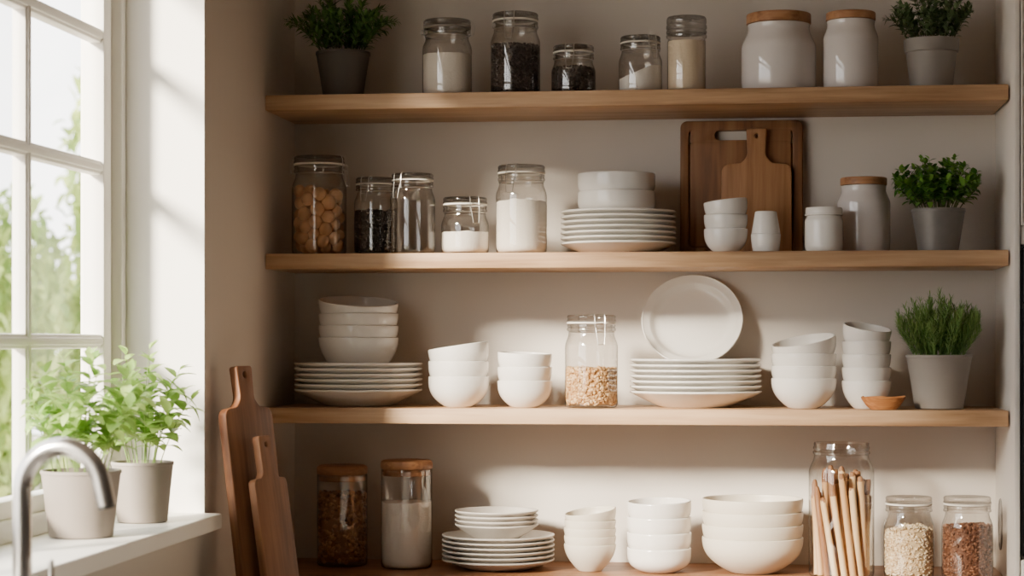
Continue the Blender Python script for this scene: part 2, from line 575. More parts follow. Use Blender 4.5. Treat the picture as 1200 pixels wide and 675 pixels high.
def base_cabinet(lo, hi, doors, front, label):
    t = thing('base_cabinet', label, 'cabinet', (lo[0], lo[1], 0))
    L = Vector(t.location)
    bm = bx(Vector(lo) - L, Vector(hi) - L, 0.002)
    obj('carcass', bm, M['cab'], t)
    for a, b in doors:
        if front == 'y':
            d = obj('door', bx(Vector((a, lo[1] - 0.02, 0.1)) - L, Vector((b, lo[1], hi[2] - 0.01)) - L, 0.003), M['cab'], t)
            obj('handle', tube(bmesh.new(), [Vector((b - 0.05, lo[1] - 0.02, 0.55)) - L, Vector((b - 0.05, lo[1] - 0.045, 0.56)) - L, Vector((b - 0.05, lo[1] - 0.045, 0.69)) - L, Vector((b - 0.05, lo[1] - 0.02, 0.7)) - L], 0.005), M['steel'], d)
        else:
            d = obj('door', bx(Vector((hi[0], a, 0.1)) - L, Vector((hi[0] + 0.02, b, hi[2] - 0.01)) - L, 0.003), M['cab'], t)
            obj('handle', tube(bmesh.new(), [Vector((hi[0] + 0.02, b - 0.05, 0.55)) - L, Vector((hi[0] + 0.045, b - 0.05, 0.56)) - L, Vector((hi[0] + 0.045, b - 0.05, 0.69)) - L, Vector((hi[0] + 0.02, b - 0.05, 0.7)) - L], 0.005), M['steel'], d)


base_cabinet((-0.507, 4.13, 0), (XR - 0.002, YB - 0.001, SZ[4] - 0.0405), [(-0.47, -0.14), (-0.13, 0.18), (0.19, 0.5)], 'y', 'pale base cabinet under the brown wooden worktop')
base_cabinet((XL + 0.002, 0.42, 0), (-0.53, 4.07, SZ[4] - 0.0405), [(0.43 + 0.6 * k, 1.02 + 0.6 * k) for k in range(6)], 'x', 'pale base cabinet under the window worktop')

# tall oven cabinet closing the niche on the right
YC = 4.35
x1 = XR + 0.62
t = thing('tall_cabinet', 'tall off-white oven cabinet closing the shelf niche on its right', 'cabinet', (XR, YC, 0))
L = Vector(t.location)
bm = bmesh.new()
zo0, zo1 = ZC - 0.448, ZC + 0.199
box(bm, Vector((XR, YC, 0)) - L, Vector((XR + 0.0115, YB - 0.001, CEIL - 0.005)) - L, 0.0015)
box(bm, Vector((x1 - 0.0115, YC, 0)) - L, Vector((x1, YB - 0.001, CEIL - 0.005)) - L, 0.0015)
box(bm, Vector((XR + 0.011, YC + 0.02, zo1 + 0.002)) - L, Vector((x1 - 0.011, YB - 0.001, CEIL - 0.005)) - L)
box(bm, Vector((XR + 0.011, YC + 0.02, 0)) - L, Vector((x1 - 0.011, YB - 0.001, zo0 - 0.002)) - L)
box(bm, Vector((XR + 0.011, YC + 0.004, zo1 + 0.002)) - L, Vector((x1 - 0.011, YC + 0.021, zo1 + 0.04)) - L, 0.001)
obj('carcass', bm, M['cab'], t)
xa, xb = XR + 0.0135, x1 - 0.0135
bm = bmesh.new()
za, zb = zo1 + 0.042, CEIL - 0.03
box(bm, Vector((xa, YC, za)) - L, Vector((xa + 0.005, YC + 0.0195, zb)) - L, 0.002)
box(bm, Vector((xb - 0.06, YC, za)) - L, Vector((xb, YC + 0.0195, zb)) - L, 0.002)
box(bm, Vector((xa + 0.004, YC, za)) - L, Vector((xb - 0.059, YC + 0.0195, za + 0.006)) - L, 0.002)
box(bm, Vector((xa + 0.004, YC, zb - 0.06)) - L, Vector((xb - 0.059, YC + 0.0195, zb)) - L, 0.002)
box(bm, Vector((xa + 0.004, YC + 0.005, za + 0.005)) - L, Vector((xb - 0.059, YC + 0.015, zb - 0.059)) - L)
d = obj('door', bm, M['cab'], t)
d = obj('drawer', bx(Vector((xa, YC, zo0 - 0.4)) - L, Vector((xb, YC + 0.0195, zo0 - 0.006)) - L, 0.003), M['cab'], t)
obj('handle', tube(bmesh.new(), [Vector((0.2, 0, zo0 - 0.1)), Vector((0.21, -0.025, zo0 - 0.1)), Vector((0.4, -0.025, zo0 - 0.1)), Vector((0.41, 0, zo0 - 0.1))], 0.005), M['steel'], d)
# oval grey patch with a thin rim on the niche side
bm = bmesh.new()
pts = [(4.6 + 0.030 * math.cos(a), ZC - 0.402 + 0.055 * math.copysign(abs(math.sin(a)) ** 0.8, math.sin(a))) for a in [2 * PI * k / 28 for k in range(28)]]
tube(bm, [Vector((XR - 0.0012, y, z)) - L for y, z in pts], 0.0022, 6, closed=True)
vs = [bm.verts.new(Vector((XR - 0.0008, y, z)) - L) for y, z in pts]
bm.faces.new(vs)
o = obj('oval_patch', bm, plain('oval patch grey', (150, 144, 138), 0.5), t)
o['label'] = 'oval grey patch with thin rim'

t = thing('oven', 'dark built-in oven with steel edge at the right border of the picture', 'oven', (XR, YC, zo0))
L = Vector((XR, YC, zo0))
bm = bmesh.new()
oh = zo1 - zo0
w_ = x1 - XR
box(bm, (0.0145, -0.004, 0.001), (0.0175, 0.018, oh - 0.002), 0.001)
box(bm, (w_ - 0.0175, -0.004, 0.001), (w_ - 0.0145, 0.018, oh - 0.002), 0.001)
box(bm, (0.0145, -0.004, oh - 0.006), (w_ - 0.0145, 0.018, oh - 0.002), 0.001)
obj('trim_edge', bm, M['black'], t)
obj('body', bx((0.018, 0.012, 0.002), (w_ - 0.018, 0.34, oh - 0.008)), M['oven'], t, smooth=False)
obj('door', bx((0.0185, -0.008, 0.004), (w_ - 0.0185, 0.011, 0.515), 0.002), M['oven_steel'], t)
obj('control_panel', bx((0.0185, -0.008, 0.530), (w_ - 0.0185, 0.011, oh - 0.008), 0.002), M['oven_steel'], t)
bm = bmesh.new()
box(bm, (0.0148, -0.016, 0.516), (0.035, 0.011, 0.529), 0.001)
obj('handle', tube(bm, [(0.02, -0.014, 0.522), (0.022, -0.045, 0.522), (w_ - 0.06, -0.045, 0.522), (w_ - 0.058, -0.008, 0.522)], 0.006), M['black'], t)

# ------------------------------------------------------------------ dishes


def ordinal(i, n):
    """i counted from the bottom"""
    if i == 0:
        return 'bottom'
    return ['topmost', 'second-from-top', 'third-from-top', 'fourth-from-top', 'fifth-from-top', 'sixth-from-top', 'seventh-from-top'][n - 1 - i]


def round_lip(ro, ri, z):
    c = (ro + ri) / 2
    h = (ro - ri) / 2
    return [(c + h * math.cos(a), z - h + h * math.sin(a)) for a in [PI * k / 6 for k in range(1, 6)]]


def bowl_prof(R, H, foot, p, t):
    def rr(z, R_, f_, H_, z0):
        q = max(0.0, min(1.0, (z - z0) / (H_ - z0)))
        return f_ + (R_ - f_) * (1 - (1 - q) ** p)
    N = 22
    zs = [H * (k / N) ** 1.7 for k in range(N + 1)]
    outer = [(0, 0.0018), (foot * 0.8, 0.0018), (foot * 0.86, 0.0), (foot * 0.97, 0.0)] + [(rr(z, R, foot, H, 0), max(z, 0.0008)) for z in zs[:-1]]
    lip = round_lip(R, R - t, H)
    ti = t * 1.25
    zi = [ti + (H - t * 0.5 - ti) * (k / N) ** 1.7 for k in range(N + 1)]
    inner = [(rr(z, R - t, foot - t * 0.5, H, ti), z) for z in zi][::-1] + [(0, ti)]
    return outer, lip, inner


def inner_height(inner, R, H):
    pts = sorted(inner)
    xs = np.array([a for a, _ in pts]); ys = np.array([b for _, b in pts])

    def f(r):
        r = np.asarray(r)
        z = np.interp(r, xs, ys, right=H)
        z = np.where(r > xs[-1], H, z)
        return np.where(r > R + 0.0003, -9.0, z)
    return f


def rest(upper_outer, f, tilt=0.0, az=0.0):
    """lowest rise at which a (tilted) dish clears the dish below"""
    pts = []
    for (r0, z0), (r1, z1) in zip(upper_outer, upper_outer[1:]):
        for s in (0, .25, .5, .75):
            pts.append((r0 + (r1 - r0) * s, z0 + (z1 - z0) * s))
    pts.append(upper_outer[-1])
    if abs(tilt) < 1e-6:
        a = np.array(pts)
        return float(np.max(f(a[:, 0]) - a[:, 1])) + 0.0003
    ang = np.linspace(0, 2 * PI, 96, endpoint=False)
    P = np.array([[r * math.cos(q), r * math.sin(q), z] for r, z in pts for q in ang])
    m = np.array(Matrix.Rotation(az, 3, 'Z') @ Matrix.Rotation(tilt, 3, 'Y') @ Matrix.Rotation(-az, 3, 'Z'))
    P = P @ m.T
    ux, uy = math.cos(az), math.sin(az)
    R = float(np.max(np.hypot(P[:, 0], P[:, 1])))
    best = None
    for s in np.linspace(-0.16, 0.04, 21):        # slide along the tilt until it seats lowest
        rho = np.hypot(P[:, 0] + ux * s * R, P[:, 1] + uy * s * R)
        g = float(np.max(f(rho) - P[:, 2]))
        if best is None or g < best[0]:
            best = (g, s * R)
    return best[0] + 0.0004, ux * best[1], uy * best[1]


def fit_p(R, H, foot, t, dz):
    lo, hi = 1.05, 6.0
    for _ in range(24):
        p = (lo + hi) / 2
        o, l, i = bowl_prof(R, H, foot, p, t)
        d = rest(o + l, inner_height(i, R, H))
        if d > dz:
            hi = p
        else:
            lo = p
    return (lo + hi) / 2


def bowl_stack(u0, u1, vbase, dz_px, H_px, n, shelf, Y, label, group, mat='white', foot=0.5, t=0.0042, tilt=0.0, az=0.0, name='bowl', z=None, cat='bowl'):
    uc = (u0 + u1) / 2
    X, w = at(uc, Y)
    k = w / F
    R = (u1 - u0) / 2 * k
    H, dz = H_px * k, dz_px * k
    ft = foot * R
    p = fit_p(R, H, ft, t, dz)
    o, l, i = bowl_prof(R, H, ft, p, t)
    f = inner_height(i, R, H)
    d = rest(o + l, f)
    base = obj(name, lat(o + l + i, 64), M[mat])
    me = base.data
    z0 = (SZ[shelf] if z is None else z) + 0.0004
    tops = []
    for q in range(n):
        b = base if q == 0 else base.copy()
        if q:
            C.objects.link(b)
        zz = z0 + q * d
        b.location = (X, Y, zz)
        b.rotation_euler = (0, 0, 0.7 * q)
        if q == n - 1 and tilt and n > 1:
            if tilt < 0:
                tilt, az = -tilt, az + PI
            dd, ox, oy = rest(o + l, f, tilt, az)
            b.location = (X + ox, Y + oy, z0 + (q - 1) * d + dd)
            b.rotation_mode = 'XYZ'
            b.rotation_euler = (Matrix.Rotation(az, 3, 'Z') @ Matrix.Rotation(tilt, 3, 'Y') @ Matrix.Rotation(-az, 3, 'Z')).to_euler()
        lb = label(ordinal(q, n) + (' and tilted' if (q == n - 1 and abs(tilt) > 0.07) else ''))
        tag(b, lb, cat, group)
    return X, z0 + (n - 1) * d + H


def plate_prof(R, H, sp, foot=0.52, lip=0.0045):
    """rimmed plate: foot ring, flat well whose top is sp above the base, rim rising to H"""
    fr = foot * R
    outer = [(0, 0.003), (fr * 0.86, 0.003), (fr * 0.9, 0), (fr * 1.0, 0)]
    N = 10
    zl = H - lip
    for k in range(1, N + 1):
        s = k / N
        outer.append((fr + (R - 0.001 - fr) * s, zl * (0.04 + 0.96 * (s ** 1.12))))
    h = lip / 2
    lipp = [(R - h + h * math.cos(a), H - h + h * math.sin(a)) for a in [-PI / 3 + (PI / 2 + PI / 3) * k / 5 for k in range(6)]]
    inner = []
    for k in range(N + 1):
        s = 1 - k / N
        inner.append((fr * 0.98 + (R - lip - fr * 0.98) * s, sp + (H - 0.0005 - sp) * (s ** 1.25)))
    inner.append((0, sp))
    return outer, lipp, inner


def plate_stack(u0, u1, n, sp, H, shelf, Y, label, group, z=None, foot=0.52, mat='plate', name='plate', lip=0.0045, cat='plate'):
    X, w = at((u0 + u1) / 2, Y)
    R = (u1 - u0) / 2 * w / F
    o, l, i = plate_prof(R, H, sp, foot, lip)
    f = inner_height(i, R, H)
    d = rest(o + l, f)
    base = obj(name, lat(o + l + i, 80), M[mat])
    z0 = (SZ[shelf] if z is None else z) + 0.0004
    for q in range(n):
        b = base if q == 0 else base.copy()
        if q:
            C.objects.link(b)
        b.location = (X, Y, z0 + q * d)
        b.rotation_euler = (0, 0, 0.9 * q)
        tag(b, label(ordinal(q, n)), cat, group)
    return X, R, z0 + (n - 1) * d, f, base


# middle shelf: seven plates under two bowls
X, R, zt, f, _ = plate_stack(657, 792, 7, 0.0112, 0.0265, 2, 4.575, lambda o: f'{o} white plate in the stack under two large bowls, middle shelf', 'plates under two bowls', foot=0.56)
bowl_stack(677, 768, 0, 21, 30.5, 2, 2, 4.575, lambda o: f'{o} of two large white bowls nested on the middle shelf plate stack', 'large bowls on the middle shelf', z=zt + 0.0112 + 0.0006, foot=0.56, t=0.005)
bowl_stack(825, 876, 0, 16.5, 28, 3, 2, 4.50, lambda o: f'{o} of three small white bowls in front of the cutting boards', 'small bowls before the boards', foot=0.5, tilt=math.radians(-7), az=0)

# two beakers rim to rim
Y = 4.475
X, w = at(897.5, Y); k = w / F
ba = [(0, 0.003), (12.5 * k, 0.003), (13.5 * k, 0), (14.5 * k, 0), (15.4 * k, 0.002), (16.3 * k, 7 * k), (17.2 * k, 14 * k), (17.5 * k, 20 * k), (17.3 * k, 20.8 * k), (16.2 * k, 20.6 * k), (15.8 * k, 14 * k), (14.8 * k, 6 * k), (13 * k, 3 * k), (0, 3 * k)]
tag(obj('beaker', lat(ba, 48), M['white'], loc=(X, Y, SZ[2] + 0.0003)), 'lower white beaker standing upright before the small paddle board', 'cup', 'white beakers')
bb = [(0, 26.5 * k), (11.2 * k, 26.5 * k), (12.6 * k, 25.6 * k), (13.6 * k, 20 * k), (15 * k, 12 * k), (16.4 * k, 4 * k), (16.9 * k, 0), (15.9 * k, 0), (15.2 * k, 4 * k), (13.8 * k, 12 * k), (12.4 * k, 19 * k), (11 * k, 24.5 * k), (0, 24.5 * k)]
tag(obj('beaker', lat(bb, 48), M['white'], loc=(X, Y, SZ[2] + 0.0006 + 21 * k)), 'upper white beaker upside down on the beaker before the small board', 'cup', 'white beakers')

# lowest shelf, left
X, R, zt, f, _ = plate_stack(345, 495, 6, 0.0113, 0.039, 3, 4.562, lambda o: f'{o} white plate in the stack under four bowls, lowest shelf left end', 'plates under four bowls', foot=0.5)
bowl_stack(373, 467, 0, 14, 43, 4, 3, 4.562, lambda o: f'{o} of four white bowls nested on the left plate stack', 'bowls on the left plate stack', z=zt + 0.0113 + 0.0006, foot=0.5, tilt=math.radians(9), az=math.radians(-62), t=0.005)
bowl_stack(502, 573, 0, 17.5, 36, 3, 3, 4.505, lambda o: f'{o} of three white bowls right beside the left plate stack', 'bowls beside the left plate stack', foot=0.42, tilt=math.radians(-8.5), az=0)
bowl_stack(583, 647, 0, 16, 31.5, 3, 3, 4.505, lambda o: f'{o} of three small white bowls left of the clip jar of pulses', 'bowls left of the pulse jar', foot=0.46, tilt=math.radians(3), az=math.radians(-35))

# lowest shelf, right: plates, a smaller plate and one standing upright
X, R, zt, f, _ = plate_stack(738, 892, 7, 0.0112, 0.037, 3, 4.564, lambda o: f'{o} white plate in the stack of seven below the upright plate', 'plates below the upright plate', foot=0.52)
Xs, ws = at(813.5, 4.565)
R2 = 63.5 * ws / F
o2, l2, i2 = plate_prof(R2, 0.022, 0.0105, 0.6)
zz = zt + rest(o2 + l2, f) + 0.0003
tag(obj('plate', lat(o2 + l2 + i2, 80), M['plate'], loc=(Xs, 4.565, zz)), 'smaller white plate lying on the stack of seven in front of upright plate', 'plate')
# upright plate: leans on the wall, its lower edge in the well of the smaller plate
Xp, wp = at(811, 4.65)
R3 = 59.5 * wp / F
lean = math.radians(27)
H3 = 0.030
o3, l3, i3 = plate_prof(R3, H3, 0.006, 0.60, 0.004)
i3 = [(R3 * 0.972, H3 - 0.001), (R3 * 0.95, H3 - 0.003), (R3 * 0.86, H3 - 0.0065), (R3 * 0.82, H3 - 0.009), (R3 * 0.77, 0.0125), (R3 * 0.71, 0.0085), (R3 * 0.64, 0.0066), (R3 * 0.5, 0.006), (0, 0.006)]
up = obj('plate', lat(o3 + l3 + i3, 96), M['plate'])
# face (local +z) turns to -y; lean tips the top back
mrot = Matrix.Rotation(-lean, 4, 'X') @ Matrix.Rotation(PI / 2, 4, 'X')
pts = [mrot @ v.co for v in up.data.vertices]
zmin = min(p.z for p in pts)
ymax = max(p.y for p in pts)
up.matrix_world = Matrix.Translation((Xp, YB - 0.0008 - ymax, zz + 0.0105 + 0.0006 - zmin)) @ mrot
tag(up, 'white plate standing upright against the wall on the plate stack', 'plate')

bowl_stack(904, 980, 0, 15, 35.5, 4, 3, 4.508, lambda o: f'{o} of four wider white bowls right of the upright plate', 'wider bowls right of the upright plate', foot=0.44, tilt=math.radians(13), az=math.radians(-138))
bowl_stack(987, 1044, 0, 15.2, 33, 5, 3, 4.505, lambda o: f'{o} of five narrow white bowls behind the little wooden dish', 'narrow bowls behind the wooden dish', foot=0.5, tilt=math.radians(13), az=math.radians(-48))
# little wooden dish
Yd = 4.450
X, w = at(1035, Yd); k = w / F
dp = [(0, 0.001), (12 * k, 0), (15 * k, 0.0006), (20 * k, 5 * k), (25.5 * k, 13 * k), (26.2 * k, 15 * k), (25.6 * k, 15.6 * k), (24.6 * k, 15 * k), (19 * k, 7 * k), (14 * k, 3.5 * k), (0, 3 * k)]
bm = lat(dp, 48)
for v in bm.verts:
    a = math.atan2(v.co.y, v.co.x)
    v.co.z *= 1 + 0.05 * math.sin(3 * a + 1)
    v.co.y *= 0.72
tag(obj('wooden_dish', bm, M['dishwood'], loc=(X, Yd - 0.006, SZ[3] + 0.0003)), 'little brown wooden dish in front of the narrow bowl stack', 'dish')

# worktop row
X, R, zt, f, _ = plate_stack(518, 650, 6, 0.0103, 0.0235, 4, 4.54, lambda o: f'{o} of the larger grey-white plates stacked on the worktop', 'larger plates on the worktop', foot=0.55, mat='greywhite', lip=0.004)
X, R, zt, f, _ = plate_stack(533, 631, 4, 0.0095, 0.036, 4, 4.54, lambda o: f'{o} of four smaller deep plates on the worktop plate stack', 'smaller deep plates on the worktop stack', z=zt + 0.0103 + 0.0004, foot=0.5, mat='greywhite', lip=0.004)
bowl_stack(661, 722, 0, 9.8, 32, 5, 4, 4.515, lambda o: f'{o} of five small cream bowls beside the worktop plates', 'small cream bowls on the worktop', mat='cream', foot=0.42, tilt=math.radians(8.5), az=math.radians(-150), t=0.0032)
bowl_stack(735, 810, 0, 18, 29, 4, 4, 4.515, lambda o: f'{o} of four straight-sided white bowls in the middle of the worktop', 'straight-sided bowls on the worktop', mat='white', foot=0.5, tilt=math.radians(2.5), az=math.radians(-120))
bowl_stack(823, 941, 0, 14.5, 42, 4, 4, 4.53, lambda o: f'{o} of four large cream bowls left of the jar of sticks', 'large cream bowls on the worktop', mat='cream', foot=0.42, t=0.0042)


# ------------------------------------------------------------------ jars and canisters
def heap_top(fn):
    return fn or (lambda x, y: 0.0)


def powder(name, R, z0, z1, mat, label, loc, topfn=None, amp=0.002, cat='flour', seed=0, Rb=None):
    """packed powder: a lathe whose top rim and surface undulate"""
    bm = bmesh.new()
    r0 = (Rb or R * 0.9)
    prof = [(0, z0), (r0, z0), (R * 0.985, z0 + R * 0.14), (R, z0 + R * 0.28), (R, z0 + (z1 - z0) * 0.6)] + [(R * s, z1) for s in (1, 0.93, 0.8, 0.6, 0.4, 0.2)] + [(0, z1)]
    lathe(bm, prof, 56)
    for v in bm.verts:
        if v.co.z > z1 - 1e-5:
            v.co.z += amp * noise.noise(Vector((v.co.x * 45, v.co.y * 45, seed))) * 2 + (topfn(v.co.x / R, v.co.y / R) if topfn else 0)
    o = obj(name, bm, M[mat], loc=loc, angle=70)
    return tag(o, label, cat, kind='stuff')


ICO = None


def ico_data():
    global ICO
    if ICO is None:
        t = bmesh.new()
        bmesh.ops.create_icosphere(t, subdivisions=1, radius=1)
        t.verts.ensure_lookup_table()
        ICO = ([v.co.copy() for v in t.verts], [[v.index for v in fc.verts] for fc in t.faces])
        t.free()
    return ICO


def grains(name, R, z0, z1, size, n, mat, label, loc, shape=(1, .8, .6), topfn=None, cat='grain', seed=0, Rb=None, amp=0.004, jitter=0.0, sh=None):
    """a core plus many loose grains on its sides and top, as one mass"""
    rng = random.Random(seed)
    vs, fs = ico_data()
    V, Fc = [], []
    core = bmesh.new()
    Rc = R - size * 0.9
    rb = (Rb or R * 0.9) - size * 0.9
    lathe(core, [(0, z0 + size), (rb, z0 + size), (Rc, z0 + R * 0.3), (Rc, z1 - size), (Rc * .6, z1 - size), (0, z1 - size)], 40)
    for v in core.verts:
        if v.co.z > z1 - size - 1e-5:
            v.co.z += topfn(v.co.x / R, v.co.y / R) if topfn else 0
    core.verts.ensure_lookup_table()
    V = [tuple(v.co) for v in core.verts]
    Fc = [[v.index for v in f.verts] for f in core.faces]
    core.free()
    h = z1 - z0
    side = int(n * 0.78)
    for i in range(n):
        a = rng.uniform(0, 2 * PI)
        sz = size * rng.uniform(0.75, 1.15)
        if i < side:
            z = z0 + size + rng.random() * (h - size)
            q = min(1.0, (z - z0) / (R * 0.3))
            rr = rb + (R - size * 0.55 - rb) * math.sin(q * PI / 2) if q < 1 else R - size * 0.55
            rr -= rng.uniform(0, size * 0.4)
            x, y = rr * math.cos(a), rr * math.sin(a)
            if topfn:
                z = z0 + size + (z - z0 - size) * (h + topfn(x / R, y / R)) / h
        else:
            rr = (R - size * 0.8) * math.sqrt(rng.random())
            x, y = rr * math.cos(a), rr * math.sin(a)
            z = z1 - size * 0.5 + amp * noise.noise(Vector((x * 60, y * 60, seed))) * 1.5 + (topfn(x / R, y / R) if topfn else 0)
        rot = Matrix.Rotation(rng.uniform(0, 2 * PI), 3, rvec(rng))
        b = len(V)
        s = Vector((sz * shape[0], sz * shape[1], sz * shape[2]))
        for c in vs:
            p = Vector((c.x * s.x, c.y * s.y, c.z * s.z))
            if jitter:
                p *= 1 + rng.uniform(-jitter, jitter)
            p = rot @ p
            V.append((x + p.x, y + p.y, z + p.z))
        for fc in fs:
            Fc.append([b + j for j in fc])
    # keep everything inside the glass
    lim = R
    V2 = []
    for x, y, z in V:
        r = math.hypot(x, y)
        lz = lim
        if sh and z > sh[0]:
            lz = lim * (0.84 + 0.155 * (math.cos(min(1, (z - sh[0]) / (sh[1] - sh[0])) * PI) * .5 + .5))
        if r > lz:
            x, y = x * lz / r, y * lz / r
        V2.append((x, y, max(z, z0)))
    me = bpy.data.meshes.new(name)
    me.from_pydata(V2, [], Fc)
    me.update()
    o = link(name, me, M[mat], loc=loc, angle=60)
    return tag(o, label, cat, kind='stuff')


GT = 0.0032   # thickness of a jar base


def clip_jar(u0, u1, vtop, shelf, Y, label, clip=0.0, seal='seal', hinge=True, lidmat='lidglass', lidw=0.93, clip_on=True, lever=True, group=None, gl='glass'):
    """wire-bail preserving jar"""
    X, w = at((u0 + u1) / 2, Y)
    R = (u1 - u0) / 2 * w / F
    z0 = SZ[shelf]
    wt = w - R * lidw if vtop < HV else w + R * lidw * 0.9
    H = zat(vtop, wt) - z0
    t = thing('clip_jar' if clip_on else 'glass_jar', label, 'jar', (X, Y, z0 + 0.0004), clip, group)
    a = lidw
    zl = H - 0.27 * R          # lid base
    zsl = zl - 0.085 * R       # seal base
    zf = zsl - 0.24 * R        # flange base
    zn = zf - 0.10 * R
    zs = zn - 0.52 * R         # shoulder start
    prof = [(0, GT), (0.55 * R, GT), (0.80 * R, 0.0005), (0.87 * R, 0.0), (0.94 * R, 0.03 * R), (0.985 * R, 0.10 * R), (R, 0.2 * R), (R, (zs + 0.2 * R) / 2), (R, zs)]
    for k in range(1, 8):
        q = k / 7
        prof.append((R * (0.86 + 0.14 * (math.cos(q * PI) * 0.5 + 0.5) ** 0.85), zs + (zn - zs) * q))
    prof += [(0.855 * R, zf - 0.02 * R), (a * R * 0.99, zf), (a * R, zf + 0.05 * R), (a * R * 0.985, zf + 0.1 * R), (a * R * 0.95, zf + 0.13 * R), (a * R * 0.985, zf + 0.16 * R), (a * R * 0.98, zsl - 0.01 * R), (a * R * 0.9, zsl), (0.80 * R, zsl), (0.79 * R, zf)]
    obj('glass_body', lat(prof, 64), M[gl], t)
    obj('seal', lat([(0.8 * R, 0.001), (a * R * 0.97, 0.001), (a * R * 1.0, 0.03 * R), (a * R * 1.0, 0.06 * R), (a * R * 0.97, 0.084 * R), (0.8 * R, 0.084 * R), (0.8 * R, 0.001)], 48), M[seal], t, loc=(0, 0, zsl))
    lp = [(0, 0.0), (0.7 * R, 0.0), (a * R * 0.98, 0.001), (a * R * 1.005, 0.04 * R), (a * R * 0.985, 0.09 * R), (a * R * 0.965, 0.12 * R), (a * R * 0.99, 0.16 * R), (a * R * 0.985, 0.22 * R), (a * R * 0.94, 0.265 * R), (a * R * 0.7, 0.27 * R), (a * R * 0.6, 0.24 * R), (0, 0.24 * R)]
    obj('glass_lid', lat(lp, 64), M[lidmat], t, loc=(0, 0, zl))
    if clip_on:
        wr = 0.001
        bm = bmesh.new()
        e = a * R
        tube(bm, [(0.885 * R * math.cos(q), 0.885 * R * math.sin(q), zf - 0.05 * R) for q in [2 * PI * k / 40 for k in range(40)]], wr, 6, closed=True)
        g = 0.2 * R
        # front bail going over the lid edge
        tube(bm, [(-g, -e - 0.05 * R, zf - 0.08 * R), (-g, -e - 0.07 * R, zf + 0.1 * R), (-g, -e - 0.05 * R, zl + 0.16 * R), (-g, -e + 0.02 * R, H + 0.01 * R), (-g, -e + 0.25 * R, H + 0.015 * R),
                  (g, -e + 0.25 * R, H + 0.015 * R), (g, -e + 0.02 * R, H + 0.01 * R), (g, -e - 0.05 * R, zl + 0.16 * R), (g, -e - 0.07 * R, zf + 0.1 * R), (g, -e - 0.05 * R, zf - 0.08 * R)], wr, 6)
        tube(bm, [(-g * 1.25, -e - 0.07 * R, zf + 0.07 * R), (g * 1.25, -e - 0.07 * R, zf + 0.07 * R)], wr, 6)
        tube(bm, [(-g * 1.1, -e - 0.09 * R, zf + 0.22 * R), (0, -e - 0.12 * R, zf + 0.26 * R), (g * 1.1, -e - 0.09 * R, zf + 0.22 * R)], wr, 6)
        if hinge:
            q = 0.16 * R
            tube(bm, [(-q, e * 0.97, zf - 0.05 * R), (-q, e + 0.1 * R, zf), (-q, e + 0.15 * R, zl), (-q, e + 0.03 * R, H - 0.02 * R), (q, e + 0.03 * R, H - 0.02 * R), (q, e + 0.15 * R, zl), (q, e + 0.1 * R, zf), (q, e * 0.97, zf - 0.05 * R)], wr, 6)
        c = obj('wire_clip', bm, M['wire'], t)
        if not lever:
            return dict(X=X, Y=Y, R=R, H=H, w=w, zs=zs, zn=zn, loc=(X, Y, z0 + 0.0004), Ri=R - 0.0012)
        bm = bmesh.new()
        tube(bm, [(-g * 0.9, -e - 0.09 * R, zf + 0.1 * R), (-g * 0.8, -e - 0.16 * R, zf - 0.2 * R), (-g * 0.6, -e - 0.2 * R, zf - 0.52 * R), (g * 0.6, -e - 0.2 * R, zf - 0.52 * R), (g * 0.8, -e - 0.16 * R, zf - 0.2 * R), (g * 0.9, -e - 0.09 * R, zf + 0.1 * R)], wr, 6)
        obj('lever', bm, M['wire'], c)
    return dict(X=X, Y=Y, z=z0 + 0.0004 + GT + 0.0003, R=R, H=H, w=w, zs=zs, zn=zn, loc=(X, Y, z0 + 0.0004), Ri=R - 0.0012)


def level(j, v):
    """height above the jar base of row v on the front face of the jar's contents"""
    return zat(v, j['w'] - j['R']) - j['loc'][2]


# -- top shelf
j = clip_jar(495, 553, 20, 1, 4.505, 'glass jar of white flour right of the dark potted herb, top shelf', clip=math.radians(-98), seal='seal_dark', lidw=0.97, lever=False)
powder('flour', j['Ri'], GT + 0.0003, level(j, 61), 'flour', 'white flour in the leftmost top shelf jar', j['loc'], amp=0.001, seed=1)
j = clip_jar(575, 633, 12, 1, 4.505, 'tall clip jar of black beans on the top shelf', clip=math.radians(-8))
grains('black_beans', j['Ri'], GT + 0.0003, level(j, 50), 0.0042, 1900, 'black_beans', 'black beans filling the tall clip jar on the top shelf', j['loc'], shape=(1, .75, .7), cat='beans', seed=2)
j = clip_jar(646, 698, 51, 1, 4.50, 'short clip jar of dark spice in the middle of the top shelf', clip=math.radians(-5))
grains('peppercorns', j['Ri'], GT + 0.0003, level(j, 77), 0.0044, 1200, 'pepper', 'dark dried spice in the short top shelf jar', j['loc'], shape=(1, .9, .8), cat='spice', seed=3, jitter=0.15, sh=(j['zs'], j['zn']))
j = clip_jar(725, 776, 40, 1, 4.50, 'clip jar half full of white sugar left of the slim jar, top shelf', clip=math.radians(38))
powder('sugar', j['Ri'], GT + 0.0003, level(j, 82), 'sugar', 'white sugar sloping inside the top shelf clip jar', j['loc'], topfn=lambda x, y: 0.009 * x + 0.006 * math.sin(x * 2), amp=0.001, cat='sugar', seed=4)
